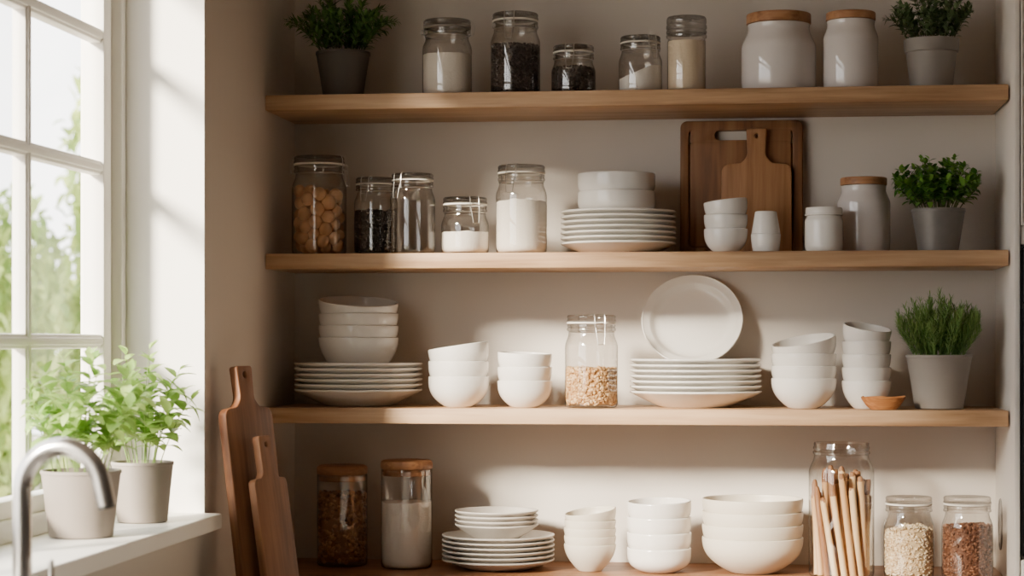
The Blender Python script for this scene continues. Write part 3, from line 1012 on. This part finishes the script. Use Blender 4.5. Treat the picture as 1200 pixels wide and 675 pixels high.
# slim jar with a ridged glass lid
Y = 4.50
X, w = at(804.5, Y); R = 22.5 * w / F
z0 = SZ[1] + 0.0004
H = zat(17, w - R) - z0
t = thing('glass_jar', 'slim straight glass jar filled with cream powder, top shelf', 'jar', (X, Y, z0))
zc = H - 26 * w / F
k = w / F
obj('glass_body', lat([(0, GT), (0.7 * R, GT), (0.9 * R, 0.0), (0.97 * R, 0.04 * R), (R, 0.12 * R), (R, zc * .5), (R, zc - 3 * k), (0.97 * R, zc - 1 * k), (0.97 * R, zc + 1 * k), (1.05 * R, zc + 2 * k), (1.06 * R, zc + 4 * k), (1.0 * R, zc + 6 * k), (0.94 * R, zc + 6 * k)], 56), M['glass'], t)
obj('glass_lid', lat([(0, 6.5 * k), (0.9 * R, 6.5 * k), (1.04 * R, 6.6 * k), (1.06 * R, 9 * k), (1.0 * R, 11 * k), (1.06 * R, 13 * k), (1.05 * R, 16 * k), (1.0 * R, 17.5 * k), (1.04 * R, 19 * k), (1.03 * R, 24 * k), (0.98 * R, 26 * k), (0, 26 * k)], 56), M['lidglass'], t, loc=(0, 0, zc))
powder('cream_powder', R - 0.0012, GT + 0.0003, zat(46, w - R) - z0, 'creamfill', 'cream powder filling the slim top shelf jar', (X, Y, z0), amp=0.0005, cat='powder', seed=5)


def canister(u0, u1, vtop, shelf, Y, lid_px, label, lidw, mat='stoneware'):
    X, w = at((u0 + u1) / 2, Y)
    k = w / F
    R = (u1 - u0) / 2 * k
    z0 = SZ[shelf] + 0.0004
    H = zat(vtop, w - R) - z0
    lh = lid_px * k
    hb = H - lh
    t = thing('ceramic_canister', label, 'canister', (X, Y, z0))
    rl = lidw * R
    rn = rl * 0.95
    sh = min(0.55 * R, hb * 0.3)
    prof = [(0, 0.003), (0.75 * R, 0.003), (0.85 * R, 0.0), (0.92 * R, 0.0008), (0.975 * R, 0.008), (R, 0.025), (R, hb * 0.4), (R, hb - sh - 5 * k)]
    for q in range(1, 9):
        s = q / 8
        prof.append((rn + (R - rn) * (math.cos(s * PI) * .5 + .5), hb - sh - 5 * k + sh * s))
    prof += [(rn * 1.01, hb - 2 * k), (rn * 1.02, hb - 0.6 * k), (rn * 0.99, hb - 0.1 * k), (rn * 0.93, hb - 0.2 * k), (rn * 0.92, hb - 6 * k), (0, hb - 6 * k)]
    obj('body', lat(prof, 64), M[mat], t)
    obj('lid', lat([(0, 0.0003), (rl * 0.98, 0.0003), (rl, 0.0012), (rl, lh - 0.003), (rl * 0.985, lh - 0.0008), (rl * 0.96, lh), (0, lh)], 64), M['lidwood'], t, loc=(0, 0, hb))['label'] = 'flat brown wooden lid'
    return t


canister(869, 956, 10, 1, 4.53, 12, 'wide white ceramic canister with wooden lid on the top shelf', 0.865)
canister(965, 1029, 10, 1, 4.51, 9.5, 'narrower white ceramic canister with wooden lid beside the top shelf plant', 0.90)
canister(981, 1043, 206, 2, 4.565, 9, 'white ceramic canister with wooden lid on the middle shelf', 0.875)
# small lidded white jar
Y = 4.475
X, w = at(965.5, Y); k = w / F; R = 22.3 * k
z0 = SZ[2] + 0.0004
H = zat(242, w - R) - z0
hb = H - 9.5 * k
t = thing('lidded_jar', 'small white jar with white screw lid on the middle shelf', 'jar', (X, Y, z0))
obj('body', lat([(0, 0.002), (0.8 * R, 0.002), (0.88 * R, 0), (0.96 * R, 0.004), (R, 0.012), (R, hb - 7 * k), (0.97 * R, hb - 4 * k), (0.91 * R, hb - 2.2 * k), (0.9 * R, hb - 0.2 * k), (0, hb - 0.2 * k)], 56), M['white'], t)
obj('lid', lat([(0, 0.0), (0.94 * R, 0.0), (0.99 * R, 0.0006), (1.0 * R, 2 * k), (0.965 * R, 2.7 * k), (0.97 * R, 7.5 * k), (0.93 * R, 9.5 * k), (0, 9.5 * k)], 56), M['white'], t, loc=(0, 0, hb))

# -- middle shelf jars
j = clip_jar(342, 406, 181, 2, 4.535, 'largest clip jar, packed with big blanched nuts, left end of the middle shelf', clip=math.radians(82))
jn = j
j = clip_jar(415, 466, 207, 2, 4.55, 'clip jar of dark lentils half behind the empty jar', clip=math.radians(-20))
grains('dark_lentils', j['Ri'], GT + 0.0003, level(j, 246), 0.0034, 2200, 'lentil', 'dark lentils in the clip jar behind the empty jar', j['loc'], shape=(1, 1, .55), cat='lentils', seed=6)
j = clip_jar(457, 510, 202, 2, 4.452 + 0.012, 'empty clip jar on the middle shelf', clip=math.radians(-32))
j = clip_jar(517, 573, 230, 2, 4.50, 'short clip jar of white salt right of the empty jar', clip=math.radians(32))
powder('salt', j['Ri'], GT + 0.0003, level(j, 271), 'sugar', 'white salt in the short middle shelf jar', j['loc'], amp=0.0015, cat='salt', seed=7)
j = clip_jar(581, 641, 192, 2, 4.51, 'tall clip jar of white flour left of the middle shelf plates', clip=math.radians(-18))
powder('flour', j['Ri'], GT + 0.0003, level(j, 234), 'flour', 'white flour in the tall middle shelf jar', j['loc'], amp=0.002, seed=8, topfn=lambda x, y: 0.002 * math.cos(x * 3))

# the big nuts, dropped one by one into the largest jar
rng = random.Random(11)
R, zf0, zf1 = jn['Ri'] - 0.0005, GT + 0.0006, level(jn, 214)
nr = 0.0162
placed = []
cyl = R - nr


def settle(x, y, r):
    zlow = zf0 + r
    rr = math.hypot(x, y)
    edge = 0.80 * R - r * 0.55
    if rr > edge:                     # rounded foot of the jar
        zlow += (rr - edge) * 0.55
    for (px, py, pz, pr) in placed:
        d2 = (px - x) ** 2 + (py - y) ** 2
        s = ((pr + r) * 0.9) ** 2
        if d2 < s:
            zlow = max(zlow, pz + math.sqrt(s - d2))
    return zlow


while len(placed) < 130:
    r = nr * rng.uniform(0.84, 1.03)
    best = None
    for _ in range(500):
        a = rng.uniform(0, 2 * PI)
        rad = (R - r * 1.13) * (1.0 if rng.random() < 0.6 else math.sqrt(rng.random()))
        x, y = rad * math.cos(a), rad * math.sin(a)
        z = settle(x, y, r)
        if best is None or z < best[2]:
            best = (x, y, z, r)
    if best[2] + best[3] > zf1 + 0.004:
        break
    placed.append(best)
protos = []
for s in range(5):
    bm = bmesh.new()
    bmesh.ops.create_icosphere(bm, subdivisions=3, radius=1)
    for v in bm.verts:
        nn = noise.noise(v.co * 0.9 + Vector((s * 7.3, 0, 0)))
        v.co *= 0.95 + 0.05 * nn
        v.co.x *= 1.0
        v.co.y *= 0.93
        v.co.z *= 0.83 + 0.08 * s / 5
        q = max(0, v.co.x - 0.55)
        v.co.y *= 1 - 0.5 * q
        v.co.z *= 1 - 0.5 * q
    me = bpy.data.meshes.new('nut')
    bm.to_mesh(me); bm.free()
    me.shade_smooth()
    me.materials.append(M['nut'])
    protos.append(me)
for (x, y, z, r) in placed:
    o = bpy.data.objects.new('nut', rng.choice(protos))
    C.objects.link(o)
    o.location = (jn['loc'][0] + x, jn['loc'][1] + y, jn['loc'][2] + z)
    o.scale = (r * 1.15,) * 3
    # broad side towards the glass
    o.rotation_euler = (rng.uniform(0, 6), rng.uniform(0, 6), rng.uniform(0, 6))
    tag(o, 'big blanched nut among those packed in the largest clip jar', 'nut', 'nuts in the largest clip jar')

# -- lowest shelf jar of pulses
j = clip_jar(662, 724, 369, 3, 4.50, 'clip jar half full of pale pulses between bowls and plates, lowest shelf', clip=math.radians(24), lidmat='clearlid')
grains('pulses', j['Ri'], GT + 0.0003, level(j, 432), 0.0046, 1500, 'chickpea', 'pale pulses in the clip jar on the lowest shelf', j['loc'], shape=(1, .9, .8), cat='pulses', seed=9, jitter=0.12)


# -- worktop canisters with wooden lids
def glass_canister(u0, u1, vtop, vbase, Y, label, lidover=1.02):
    X, w = at((u0 + u1) / 2, Y)
    k = w / F
    R = (u1 - u0) / 2 * k / lidover
    z0 = SZ[4] + 0.0004
    H = zat(vtop, w + R) - z0
    lh = 10.5 * k
    t = thing('glass_canister', label, 'canister', (X, Y, z0))
    hb = H - lh
    obj('glass_body', lat([(0, GT), (0.8 * R, GT), (0.9 * R, 0), (0.97 * R, 0.03 * R), (R, 0.1 * R), (R, hb * .5), (R, hb - 0.004), (R * 1.01, hb - 0.002), (R * 0.985, hb), (R * 0.95, hb - 0.0008), (R * 0.955, hb - 0.006)], 64), M['glass'], t)
    rl = R * lidover
    o = obj('lid', lat([(0, -8 * k), (0.9 * R, -8 * k), (0.93 * R, -7 * k), (0.93 * R, 0.0006), (rl * 0.97, 0.0006), (rl, 0.003), (rl, lh * 0.62), (rl * 0.97, lh * 0.86), (rl * 0.88, lh), (0, lh)], 64), M['lidwood'], t, loc=(0, 0, hb))
    o['label'] = 'domed brown wooden lid'
    return dict(loc=(X, Y, z0), R=R, Ri=R - 0.0012, w=w, H=H)


j = glass_canister(371, 431, 543, 664, 4.565, 'glass canister of brown walnut pieces with wooden lid beside the boards')
grains('walnut_pieces', j['Ri'], GT + 0.0003, level(j, 580), 0.0066, 900, 'cluster', 'brown walnut pieces in the wooden-lidded canister', j['loc'], shape=(1, .8, .65), cat='nuts', seed=10, jitter=0.25, amp=0.008)
j = glass_canister(446, 507, 537, 667, 4.535, 'glass canister of white flour with wooden lid on the worktop')
powder('flour', j['Ri'], GT + 0.0003, level(j, 590), 'flour', 'white flour in the wooden-lidded worktop canister', j['loc'], amp=0.0015, seed=12)


def open_profile(R, H, k):
    zr = H - 15 * k
    prof = [(0, GT), (0.6 * R, GT), (0.82 * R, 0.0005), (0.9 * R, 0), (0.97 * R, 0.05 * R), (R, 0.16 * R), (R, H * .4), (R, zr - 20 * k)]
    for q in range(1, 8):
        s = q / 7
        prof.append((R * (0.835 + 0.165 * (math.cos(s * PI) * .5 + .5)), zr - 20 * k + 20 * k * s))
    prof += [(0.835 * R, zr + 1 * k), (0.87 * R, zr + 2 * k), (0.875 * R, zr + 4 * k), (0.84 * R, zr + 5.5 * k), (0.84 * R, zr + 7 * k), (0.865 * R, zr + 8 * k), (0.865 * R, zr + 9.5 * k), (0.84 * R, zr + 11 * k), (0.845 * R, zr + 14 * k), (0.83 * R, H), (0.81 * R, H - 1 * k), (0.80 * R, zr)]
    return prof


# jar of wooden sticks
Y = 4.468
X, w = at(986, Y); k = w / F; R = 38 * k
z0 = SZ[4] + 0.0004
H = zat(517, w + R * .8) - z0
t = thing('glass_jar', 'tall open glass jar full of wooden sticks on the worktop', 'jar', (X, Y, z0))
obj('glass_body', lat(open_profile(R, H, k), 64), M['glass'], t)
rng = random.Random(5)
sr = 0.0076
specs = []
NO = 17
for q in range(NO):
    specs.append((q * 2 * PI / NO, 0.86 * R - sr, 0.955 * R - sr, 0.5))
for q in range(9):
    specs.append((q * 2 * PI / 9 + .2, 0.033, 0.036, 0.4))
for q in range(3):
    specs.append((q * 2 * PI / 3, 0.0125, 0.0135, 0.3))
for q, (a, rb, rt, tw) in enumerate(specs):
    hl = H - 15 * k - (rng.uniform(22, 54) if q < NO else rng.uniform(10, 34)) * k
    if q == 4:
        hl = H - 36 * k
    p0 = Vector((rb * math.cos(a), rb * math.sin(a), 0.0))
    a2 = a - tw
    p1 = Vector((rt * math.cos(a2), rt * math.sin(a2), hl))
    d = p1 - p0
    Ls = d.length
    bm = bmesh.new()
    pr = sr * rng.uniform(0.9, 1.02)
    tp = rng.uniform(0.35, 0.75)
    lathe(bm, [(0, 0), (pr * .85, 0), (pr, 0.0012), (pr, Ls * .3), (pr * .98, Ls * .6), (pr * .975, Ls - 0.03), (pr * .97, Ls - 0.016), (pr * .9, Ls - 0.01), (pr * (0.6 + tp * .35), Ls - 0.005), (pr * tp, Ls - 0.0008), (0, Ls)], 14)
    for v in bm.verts:
        v.co.x += 0.0006 * math.sin(v.co.z * 30 + q)
        if v.co.z > Ls - 0.02:
            v.co.z += v.co.x * rng.uniform(-.5, .5)
    mat = M[['stick_a', 'stick_a', 'stick_b', 'stick_a', 'stick_b', 'stick_c'][q % 6 if q else 0]]
    o = obj('wooden_stick', bm, mat)
    o.data.materials.append(M['stick_c'])
    te = Ls - rng.choice((0.003, 0.008, 0.012, 0.03))
    for pl in o.data.polygons:
        if pl.center.z > te:
            pl.material_index = 1
    R3_ = d.to_track_quat('Z', 'Y')
    o.rotation_mode = 'QUATERNION'
    o.rotation_quaternion = R3_
    lift = sr * math.sqrt(max(0, 1 - (d.z / Ls) ** 2))
    o.location = Vector((X, Y, z0 + GT + 0.0008 + lift)) + p0
    tag(o, 'slim wooden stick among the bunch standing in the tall open jar', 'stick', 'wooden sticks in the tall jar')

# two jars at the right end of the worktop
j = clip_jar(1036, 1094, 580, 4, 4.462, 'glass jar of pale oat flakes right of the stick jar', clip_on=False, lidmat='clearlid', lidw=0.94)
grains('oat_flakes', j['Ri'], GT + 0.0003, level(j, 620), 0.0042, 1700, 'oats', 'pale oat flakes in the jar right of the sticks', j['loc'], shape=(1, .75, .35), cat='oats', seed=14, topfn=lambda x, y: 0.008 * math.cos((x - .2) * 2.2) - 0.004)
j = clip_jar(1104, 1163, 580, 4, 4.462, 'glass jar of brown granules at the right end of the worktop', clip_on=False, lidmat='clearlid', lidw=0.94)
grains('brown_granules', j['Ri'], GT + 0.0003, level(j, 618), 0.0044, 1500, 'brown', 'brown granules in the rightmost worktop jar', j['loc'], shape=(1, .7, .6), cat='cereal', seed=15, jitter=0.2, topfn=lambda x, y: 0.002 * math.sin(x * 3))

# ------------------------------------------------------------------ boards
# big board with a slot and a juice groove, small paddle board in front, both against the back wall
Yb = YB - 0.03
X0, w0 = at(797, Yb); X1_, _ = at(941, Yb)
wd = X1_ - X0
ht = zat(142, w0) - SZ[2]
k = w0 / F
bm = slab([rrect(-wd / 2, 0, wd / 2, ht, 8 * k), rrect(-wd / 2 + 10 * k, 9 * k, wd / 2 - 12 * k, ht - 11 * k, 6 * k)], 0.018, 0.003)
slot = rrect(-wd / 2 + 40 * k, ht - 23 * k, wd / 2 - 55 * k, ht - 11.5 * k, 5.5 * k)
inn = slab([rrect(-wd / 2 + 11.6 * k, 10.6 * k, wd / 2 - 13.6 * k, ht - 24.6 * k, 5 * k)], 0.018, 0.0015)
merge(bm, inn)
top = slab([rrect(-wd / 2 + 11.6 * k, ht - 26 * k, wd / 2 - 13.6 * k, ht - 5 * k, 1.0 * k), slot], 0.0172, 0.001)
merge(bm, top)
back = slab([rrect(-wd / 2 + 8 * k, 7 * k, wd / 2 - 10 * k, ht - 27 * k, 2 * k)], 0.008, 0.001)
merge(bm, back, Matrix.Translation((0, 0.004, 0)))
o = obj('cutting_board', bm, M['walnut'], angle=30)
ln = math.radians(3.0)
o.rotation_euler = (-ln, 0, 0)
o.location = ((X0 + X1_) / 2, YB - 0.011 - ht * math.sin(ln), SZ[2] + 0.001)
tag(o, 'large rectangular brown cutting board with slot handle against the back wall', 'cutting board')
yb_big = o.location.y


def paddle(body_w, body_h, hand_w, hand_h, r=0.012, neck=0.03, hole=0.0045, thick=0.016, taper=0.0, holez=None):
    hw, bw = hand_w / 2, body_w / 2
    tot = body_h + hand_h
    pts = arc(-bw + r, r, r, 180, 270, 5) + arc(bw - r, r, r, 270, 360, 5)
    # right shoulder, neck and handle, then back down on the left
    right = arc(bw - r * 1.6, body_h - r * 1.6, r * 1.6, 0, 75, 6)
    nx = hw * (1 - taper)
    right += [(nx + neck * (1 - s) ** 2 * 0.7, body_h + (-0.002) + neck * s * 0.9) for s in (0.15, 0.4, 0.7, 1.0)]
    rr = min(0.006, hw * 0.5)
    right += arc(hw - rr, tot - rr, rr, 0, 90, 4)
    pts += right + [(-x, y) for x, y in right[::-1]]
    hz = tot - (holez or 0.018)
    hl = [(hole * math.cos(2 * PI * i / 16), hz + hole * 1.2 * math.sin(2 * PI * i / 16)) for i in range(16)]
    return slab([pts, hl], thick, 0.0025)


X0, w0 = at(845, YB - 0.06); X1_, _ = at(928, YB - 0.06)
k = w0 / F
tot = zat(150, w0) - SZ[2]
bh = zat(192, w0) - SZ[2]
o = obj('paddle_board', paddle(X1_ - X0, bh, 24 * k, tot - bh, r=0.012, neck=0.03, hole=0.0042, thick=0.015, taper=0.12), M['beech'], angle=30)
o.rotation_euler = (-ln, 0, 0)
o.location = ((X0 + X1_) / 2, yb_big - 0.0185, SZ[2] + 0.001)
tag(o, 'small wooden paddle board leaning on the large cutting board', 'cutting board')

# two long boards leaning on the left wall, standing on the worktop


def lean_board(base, beta, alpha, bm, mat, label, roll=0.0):
    ex = Vector((math.sin(beta), math.cos(beta), 0))
    nrm = Vector((-math.cos(beta), math.sin(beta), 0))      # into the wall
    ez = (nrm * math.sin(alpha) + Vector((0, 0, math.cos(alpha)))).normalized()
    ey = ez.cross(ex)
    if roll:
        ex, ez = ex * math.cos(roll) - ez * math.sin(roll), ez * math.cos(roll) + ex * math.sin(roll)
    m = Matrix((ex, ey, ez)).transposed().to_4x4()
    m.translation = Vector(base)
    o = obj('paddle_board', bm, mat, angle=30)
    o.matrix_world = m
    return tag(o, label, 'cutting board')


B1 = lean_board((-0.998, 4.005, SZ[4] + 0.003), math.radians(24), math.radians(8), paddle(0.150, 0.375, 0.050, 0.084, r=0.012, neck=0.03, hole=0.006, thick=0.020, taper=0.1), M['reddish'], 'taller reddish paddle board leaning on the wall right of the window sill', roll=0)
B2 = lean_board((-0.958, 3.985, SZ[4] + 0.003), math.radians(24), math.radians(9.5), paddle(0.104, 0.235, 0.042, 0.085, r=0.008, neck=0.018, hole=0.0045, thick=0.018, taper=0.05), M['reddish'], 'shorter reddish paddle board in front of the taller leaning board', roll=0)


# ------------------------------------------------------------------ plants
def pot(name, label, u0, u1, vrim, Y, z0, base_ratio, mat, w=None, X=None, collar=False, lip=True, cat='plant'):
    if X is None:
        X, w = at((u0 + u1) / 2, Y)
    k = w / F
    R = (u1 - u0) / 2 * k
    wr = w - R if vrim < HV else w
    H = zat(vrim, wr) - z0
    t = thing(name, label, cat, (X, Y, z0 + 0.0004), 0)
    rb = R * base_ratio
    top = [(R * .975, H - 4 * k), (R, H - 3.6 * k), (R * 1.0, H - 0.8 * k), (R * .985, H)] if lip else [(R * .99, H - 1 * k), (R * 1.0, H - .5 * k), (R * .985, H)]
    if collar:
        rc = R * .93
        prof = [(0, .002), (rb * .85, .002), (rb * .93, 0), (rb, .002), (rc * .97, H - 17 * k), (rc * .975, H - 16 * k), (R * .96, H - 15 * k), (R * .99, H - 3 * k), (R, H - .5 * k), (R * .985, H)]
    else:
        prof = [(0, .002), (rb * .85, .002), (rb * .93, 0), (rb, .002), (rb + (R * .975 - rb) * .5, H * .5)] + top
    prof += [(R * .94, H), (R * .92, H - 6 * k), (R * .9, H - 9 * k), (0, H - 9 * k)]
    obj('pot', lat(prof, 64), M[mat], t)
    sb = lat([(0, 0.0), (R * .895, 0.0), (R * .9, 0.002), (R * .6, 0.004), (0, 0.005)], 40)
    for v in sb.verts:
        if v.co.z > 0.0015:
            v.co.z += 0.002 * noise.noise(v.co * 90)
    obj('soil', sb, M['soil'], t, loc=(0, 0, H - 8.8 * k))
    return t, R, H, k


def soft(v, lo, hi):
    """bends a coordinate off smoothly before it reaches a wall"""
    L = hi if v > 0 else -lo
    a = abs(v)
    if a > 0.7 * L:
        a = 0.7 * L + 0.3 * L * math.tanh((a - 0.7 * L) / (0.3 * L))
    return math.copysign(a, v)


def foliage(t, R, H, k, stems, height, spread, leafL, leafW, per, mat, stem_mat='stem', seed=0, bend=.3, droop=0.25, pair=True, start=0.2, sr=0.0011, up=0.5, fold=.25, lobes=None, sx=1.0, elev=(-.2, .5), wob=0.08, limit=None):
    rng = random.Random(seed)
    bs, bl = bmesh.new(), bmesh.new()
    kw = {} if lobes is None else {'lobes': lobes}
    z0 = H - 6 * k
    for s in range(stems):
        a = 2 * PI * (s * 0.618034) + rng.uniform(-.3, .3)
        q = math.sqrt((s + .5) / stems)
        r0 = R * .72 * q
        out = spread * q * rng.uniform(.8, 1.1)
        hh = height * (1 - 0.35 * q * q * rng.uniform(.4, 1.2)) * rng.uniform(.82, 1.05)
        p0 = Vector((r0 * math.cos(a), r0 * math.sin(a), z0))
        N = 9
        pts = []
        ph = rng.uniform(0, 6)
        for i in range(N):
            f = i / (N - 1)
            o = r0 + (out) * f ** 1.25
            zz = z0 + hh * (f - droop * q * f ** 3)
            pts.append(Vector((o * math.cos(a) * sx + wob * height * .3 * f * math.sin(ph + 3 * f), o * math.sin(a) * .82 + wob * height * .3 * f * math.cos(ph + 2 * f), zz)))
        if limit:
            for p in pts:
                p.y = soft(p.y, limit[0], limit[1])
                p.x = soft(p.x, limit[2], limit[3])
        tube(bs, pts, [sr * (1.15 - .7 * i / (N - 1)) for i in range(N)], 5)
        for m in range(per):
            f = start + (1 - start) * (m + rng.uniform(0, .6)) / per
            f = min(f, 1.0)
            x = f * (N - 1)
            i = min(int(x), N - 2)
            p = pts[i].lerp(pts[i + 1], x - i)
            d = (pts[i + 1] - pts[i]).normalized()
            b0 = rng.uniform(0, 2 * PI) if not pair else m * 1.9 + ph
            for sgn in ((0, PI) if pair else (0,)):
                ang = b0 + sgn + rng.uniform(-.3, .3)
                side = d.cross(Vector((math.cos(ang), math.sin(ang), 0.01))).normalized()
                ld = (side * (1 - up) + d * up + Vector((0, 0, rng.uniform(*elev)))).normalized()
                sz = rng.uniform(.65, 1.12) * (0.75 + .35 * math.sin(PI * min(1, f * .95)))
                leaf(bl, p, ld, Vector((0, 0, 1)), leafL * sz, leafW * sz, bend * rng.uniform(.4, 1.4), fold, **kw)
        # tip leaves
        for m in range(2):
            leaf(bl, pts[-1], (pts[-1] - pts[-2]).normalized() + rvec(rng) * .5, Vector((0, 0, 1)), leafL * .6, leafW * .55, bend, fold, **kw)
    if limit:
        for v in bl.verts:
            v.co.y = soft(v.co.y, limit[0] - .008, limit[1] + .008)
            v.co.x = soft(v.co.x, limit[2] - .008, limit[3] + .008)
    obj('stems', bs, M[stem_mat], t)
    obj('leaves', bl, M[mat], t)


NEEDLE = ((0.0, .5), (.35, 1.0), (.75, .8))
t, R, H, k = pot('potted_herb', 'dark grey pot of feathery green herb, left end of the top shelf', 370, 434, 57, 4.53, SZ[1], .72, 'pot_dark')
foliage(t, R, H, k, 46, .170, .088, .022, .0075, 15, 'fern', 'darkstem', seed=21, droop=.42, up=.5, start=.15, bend=.35, sx=1.12, limit=(-.1, .165, -.13, .16))
t, R, H, k = pot('potted_herb', 'pale grey collared pot of small-leaved herb, right end of the top shelf', 1059, 1124, 42, 4.53, SZ[1], .74, 'pot_mid', collar=True)
foliage(t, R, H, k, 40, .130, .060, .018, .0095, 12, 'thyme', 'darkstem', seed=22, droop=.35, up=.45, start=.15, sx=1.1, limit=(-.1, .165, -.13, .09))
t, R, H, k = pot('potted_herb', 'zinc grey pot of bushy mint, right end of the middle shelf', 1068, 1131, 243, 4.53, SZ[2], .74, 'pot_zinc')
foliage(t, R, H, k, 50, .138, .078, .0225, .0145, 9, 'mint', 'darkstem', seed=23, droop=.32, up=.35, start=.25, bend=.35, sx=1.05, limit=(-.1, .165, -.098, .088))
t, R, H, k = pot('potted_herb', 'warm grey pot of spiky rosemary, right end of the lowest shelf', 1062, 1139, 416, 4.515, SZ[3], .73, 'pot_grey')
foliage(t, R, H, k, 100, .142, .075, .024, .0023, 20, 'rosemary', 'rosemary', seed=24, droop=.2, up=.58, start=.1, bend=.1, pair=True, lobes=NEEDLE, wob=.22, sr=.001, limit=(-.1, .18, -.096, .088))

# basil on the sill
for (u0, u1, vr, w, uc, lb, sd, br, hgt, lim) in (
        (48, 142, 551, 3.55, 95, 'nearer grey pot of light green basil on the window sill, behind the tap', 31, .79, .215, (-.2, .14, -.085, .2)),
        (130, 203, 541, 3.845, 167, 'farther grey pot of light green basil on the window sill', 32, .80, .225, (-.16, .19, -.105, .2))):
    q = (uc - 600) / F
    r = q * w
    X = r * CT - w * ST
    Y = r * ST + w * CT
    t, R, H, k = pot('potted_basil', lb, u0, u1, vr, Y, SILL, br, 'pot_pale', w=w, X=X)
    foliage(t, R, H, k, 20 if sd == 31 else 17, hgt, .085, .044, .027, 6, 'basil', 'stem', seed=sd, droop=.22, up=.3, start=.25, bend=.45, sr=.001, sx=1.1 if sd == 31 else .85, limit=lim)

# ------------------------------------------------------------------ tap
w = 2.8
r = (26 - 600) / F * w
X = r * CT - w * ST
Y = r * ST + w * CT
t = thing('faucet', 'brushed steel gooseneck tap in front of the window sill', 'tap', (X, Y, SZ[4]))
tr = 11.2 * w / F
zt = zat(512, w) - tr - SZ[4]
ra = 48.5 * w / F
pts = [Vector((0, 0, 0.035)), Vector((0, 0, zt * .3)), Vector((0, 0, zt - ra * 1.35))]
for q in range(0, 25):
    a = PI - q / 24 * PI * 0.945
    pts.append(Vector((ra + ra * math.cos(a), 0, zt - ra * 1.08 + ra * 1.08 * math.sin(a))))
d = (pts[-1] - pts[-2]).normalized()
e = pts[-1] + d * 0.030
bm = bmesh.new()
tube(bm, pts + [pts[-1] + d * .015, e], tr, 24)
obj('spout', bm, M['steel'], t)
obj('spout_tip', tube(bmesh.new(), [e + d * .0003, e + d * 0.004], tr * .86, 24), M['black'], t)
obj('base', lat([(0, .0003), (.030, .0003), (.0305, .003), (.028, .006), (.0185, .009), (.0175, .036), (.0, .036)], 40), M['steel'], t)
bm = bmesh.new()
lx = 35 * w / F
lz = zat(655, w) - SZ[4]
tube(bm, [(0.012, 0, 0.05), (lx, 0, 0.05)], .0085, 16)
lv = obj('valve', bm, M['steel'], t)
bm = bmesh.new()
tube(bm, [(lx, 0, 0.05), (lx, 0, lz - .006), (lx, 0, lz - .0015), (lx, 0, lz)], [.0042, .0042, .0036, .0015], 14)
obj('lever', bm, M['steel'], lv)

# ------------------------------------------------------------------ light, sky, camera
sun = bpy.data.lights.new('sun', 'SUN')
sun.energy = 21.0
sun.color = (1.0, 0.885, 0.72)
sun.angle = math.radians(10.0)
so = bpy.data.objects.new('sun', sun)
C.objects.link(so)
SUN = Vector((1.0, 1.5, -0.72))
so.rotation_euler = SUN.to_track_quat('-Z', 'Y').to_euler()
so.location = (-6, -4, 5)

wld = bpy.data.worlds.new('sky')
bpy.context.scene.world = wld
wld.use_nodes = True
bg = wld.node_tree.nodes['Background']
bg.inputs['Color'].default_value = (1.0, 0.985, 0.965, 1)
bg.inputs['Strength'].default_value = 5.4

cam = bpy.data.cameras.new('camera')
cam.sensor_width = 36
cam.lens = 36 * F / 1200
cam.shift_y = 62.5 / 1200
cam.dof.use_dof = True
cam.dof.focus_distance = 4.42
cam.dof.aperture_fstop = 4.5
cam.clip_start = 0.05
co = bpy.data.objects.new('camera', cam)
C.objects.link(co)
co.location = (0, 0, ZC)
co.rotation_euler = (PI / 2, 0, TH)
sc = bpy.context.scene
sc.camera = co
sc.cycles.use_denoising = True
sc.cycles.max_bounces = 12
sc.cycles.diffuse_bounces = 6
sc.cycles.transparent_max_bounces = 48
sc.cycles.sample_clamp_indirect = 6
sc.view_settings.view_transform = 'AgX'
sc.view_settings.look = 'AgX - Base Contrast'
sc.view_settings.exposure = 0.36
